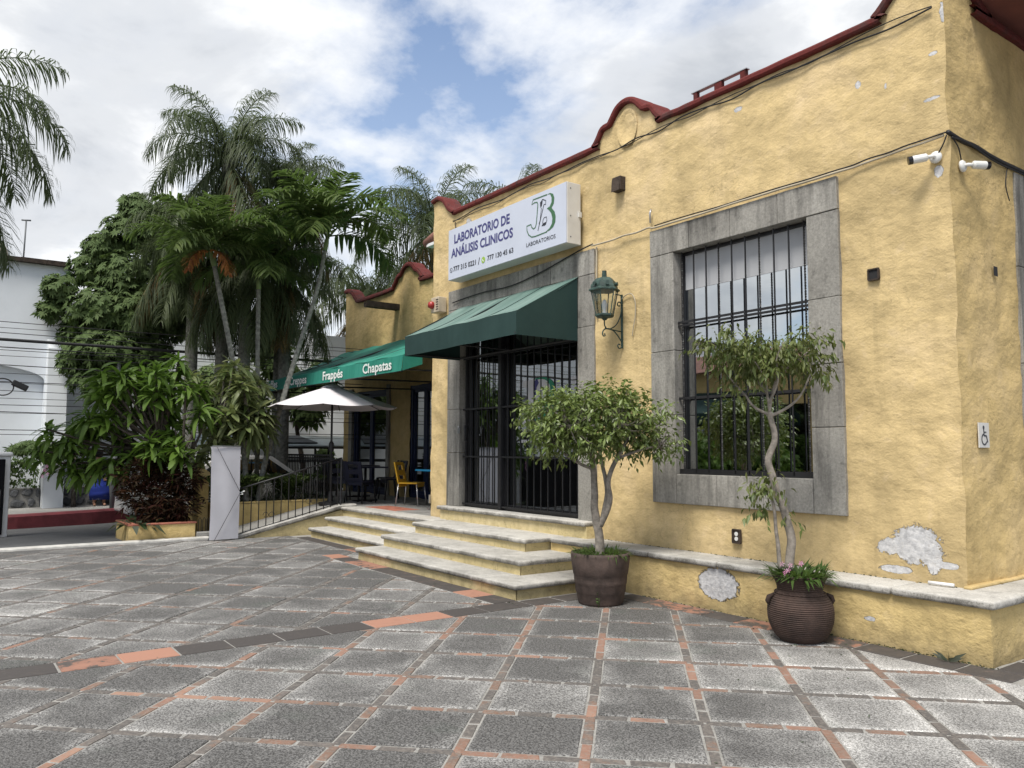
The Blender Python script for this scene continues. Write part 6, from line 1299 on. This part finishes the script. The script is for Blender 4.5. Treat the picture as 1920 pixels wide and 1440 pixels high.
# seated person on the rubble wall
pe = thing('person', (-18.55, -3.22, .25), 'person in dark top and blue skirt seated on the low rubble wall', 'person')
b = Vector((-18.72, -3.22, 0)); jt = {}; V_, E_, Rr = [], [], []
def joint(n, p, r, par=None):
    jt[n] = len(V_); V_.append(b + Vector(p)); Rr.append(r)
    if par: E_.append((jt[par], jt[n]))
joint('pelvis', (0, 0, .80), .13); joint('belly', (.02, 0, .95), .125, 'pelvis'); joint('chest', (.03, 0, 1.14), .14, 'belly'); joint('neck', (.05, 0, 1.30), .05, 'chest'); joint('chin', (.07, 0, 1.37), .06, 'neck'); joint('head', (.075, 0, 1.45), .088, 'chin'); joint('crown', (.06, 0, 1.53), .07, 'head')
for s, n in ((-1, 'l'), (1, 'r')):
    joint('hip' + n, (.06, s * .09, .78), .09, 'pelvis'); joint('knee' + n, (.42, s * .10, .74), .065, 'hip' + n); joint('calf' + n, (.43, s * .10, .55), .055, 'knee' + n); joint('ankle' + n, (.42, s * .10, .31), .035, 'calf' + n); joint('toe' + n, (.55, s * .11, .275), .03, 'ankle' + n)
    joint('sh' + n, (.03, s * .17, 1.22), .055, 'chest'); joint('elbow' + n, (.12, s * .22, .98), .042, 'sh' + n); joint('wrist' + n, (.32, s * .12, .90), .027, 'elbow' + n); joint('palm' + n, (.39, s * .10, .88), .028, 'wrist' + n)
    for f in range(4): joint('f%d%s' % (f, n), (.45, s * (.075 + .02 * f), .865), .009, 'palm' + n); joint('g%d%s' % (f, n), (.475 - .006 * abs(f - 1), s * (.075 + .02 * f), .84), .008, 'f%d%s' % (f, n))
    joint('t' + n, (.41, s * .065, .895), .010, 'palm' + n)
me = bpy.data.meshes.new('body'); me.from_pydata([tuple(v) for v in V_], E_, []); bo = put('body', me, M['skin'], pe); sk = bo.modifiers.new('skin', 'SKIN'); sk.use_smooth_shade = True
for i, v in enumerate(bo.data.skin_vertices[0].data): v.radius = (Rr[i], Rr[i]); v.use_root = i == 0
sb = bo.modifiers.new('sub', 'SUBSURF'); sb.levels = 1; sb.render_levels = 1
MB().lathe([(.17, .74), (.165, .9), (.16, 1.1), (.17, 1.2), (.12, 1.27), (.06, 1.29)], 16, (b.x + .025, b.y, 0), cap=False).build('top', M['black_cloth'], pe, smooth=True)
for s in (-1, 1): tube('sleeve', [b + Vector((.03, s * .15, 1.22)), b + Vector((.12, s * .22, .99)), b + Vector((.2, s * .18, .945))], [.075, .06, .05], M['black_cloth'], pe, 10)
MB().sweep([(b + Vector((x, 0, z)), (0, 1, 0), (0, 0, 1)) for x, z in ((-.1, .80), (.2, .79), (.40, .76), (.52, .66), (.53, .50))], [(-.22, -.10), (.22, -.10), (.24, .02), (.2, .1), (-.2, .1), (-.24, .02)]).build('skirt', M['blue_cloth'], pe, smooth=True)
MB().lathe([(.0, 1.37), (.092, 1.40), (.108, 1.46), (.10, 1.53), (.06, 1.575), (0, 1.585)], 14, (b.x + .05, b.y, 0), cap=False).build('hair', M['hair'], pe, smooth=True)
for s in (-1, 1): MB().lathe([(.012, 0), (.008, .006), (0, .008)], 8).build('eye', M['cam_b'], pe).location = b + Vector((.155, s * .032, 1.45))
# ------------------------------------------------------------------ the far side of the plaza (seen in the window glass)
ob = thing('opposite_building', (-12, -13.5, 0), 'yellow building with red tiled roof across the plaza, seen only in the glass', 'building')
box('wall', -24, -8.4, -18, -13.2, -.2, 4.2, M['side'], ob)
MB().prism([(-12.8, 4.15), (-18.4, 4.15), (-15.6, 5.1)], -24.3, -8.1, lambda u, v, t: (t, u, v)).build('roof', M['tile_roof'], ob)
for k in range(3): box('window', -19.5 + k * 3.6, -18.2 + k * 3.6, -13.22, -13.15, 1.0, 3.0, M['glass_car'], ob)
oa = thing('opposite_awning', (-16, -12.6, 2.4), 'dark green awning of the building across the plaza, seen only in the glass', 'awning'); MB().prism([(-13.15, 2.4), (-13.15, 3.5), (-11.8, 2.75), (-11.8, 2.4)], -21, -12.2, lambda u, v, t: (t, u, v)).build('canopy', M['awn_green'], oa)
for i, (x, y, r) in enumerate(((-14.6, -10.4, 1.1), (-12.9, -10.8, 1.0), (-16.5, -10.2, 1.2), (-11.2, -11.4, .8))):
    bs = thing('plaza_bush', (x, y, 0), ('rounded leafy bush across the plaza, second from the right in the glass', 'leafy bush across the plaza, nearest the bare wall', 'largest leafy bush across the plaza', 'smallest leafy bush across the plaza')[i], 'bush', 'bushes across the plaza')
    tube('stem', [(x, y, -.02), (x, y, 1.0)], .05, M['bark_dark'], bs); dd = rdir(700); pts_ = [(Vector((x, y, 1.2)) + Vector(tuple(d * r * U(.5, 1))), Vector(tuple(d))) for d in dd]
    put('crown', leafmesh('crown', *twig_leaves(pts_, 4, .12, .22, .5), .3), M['plum'], bs)
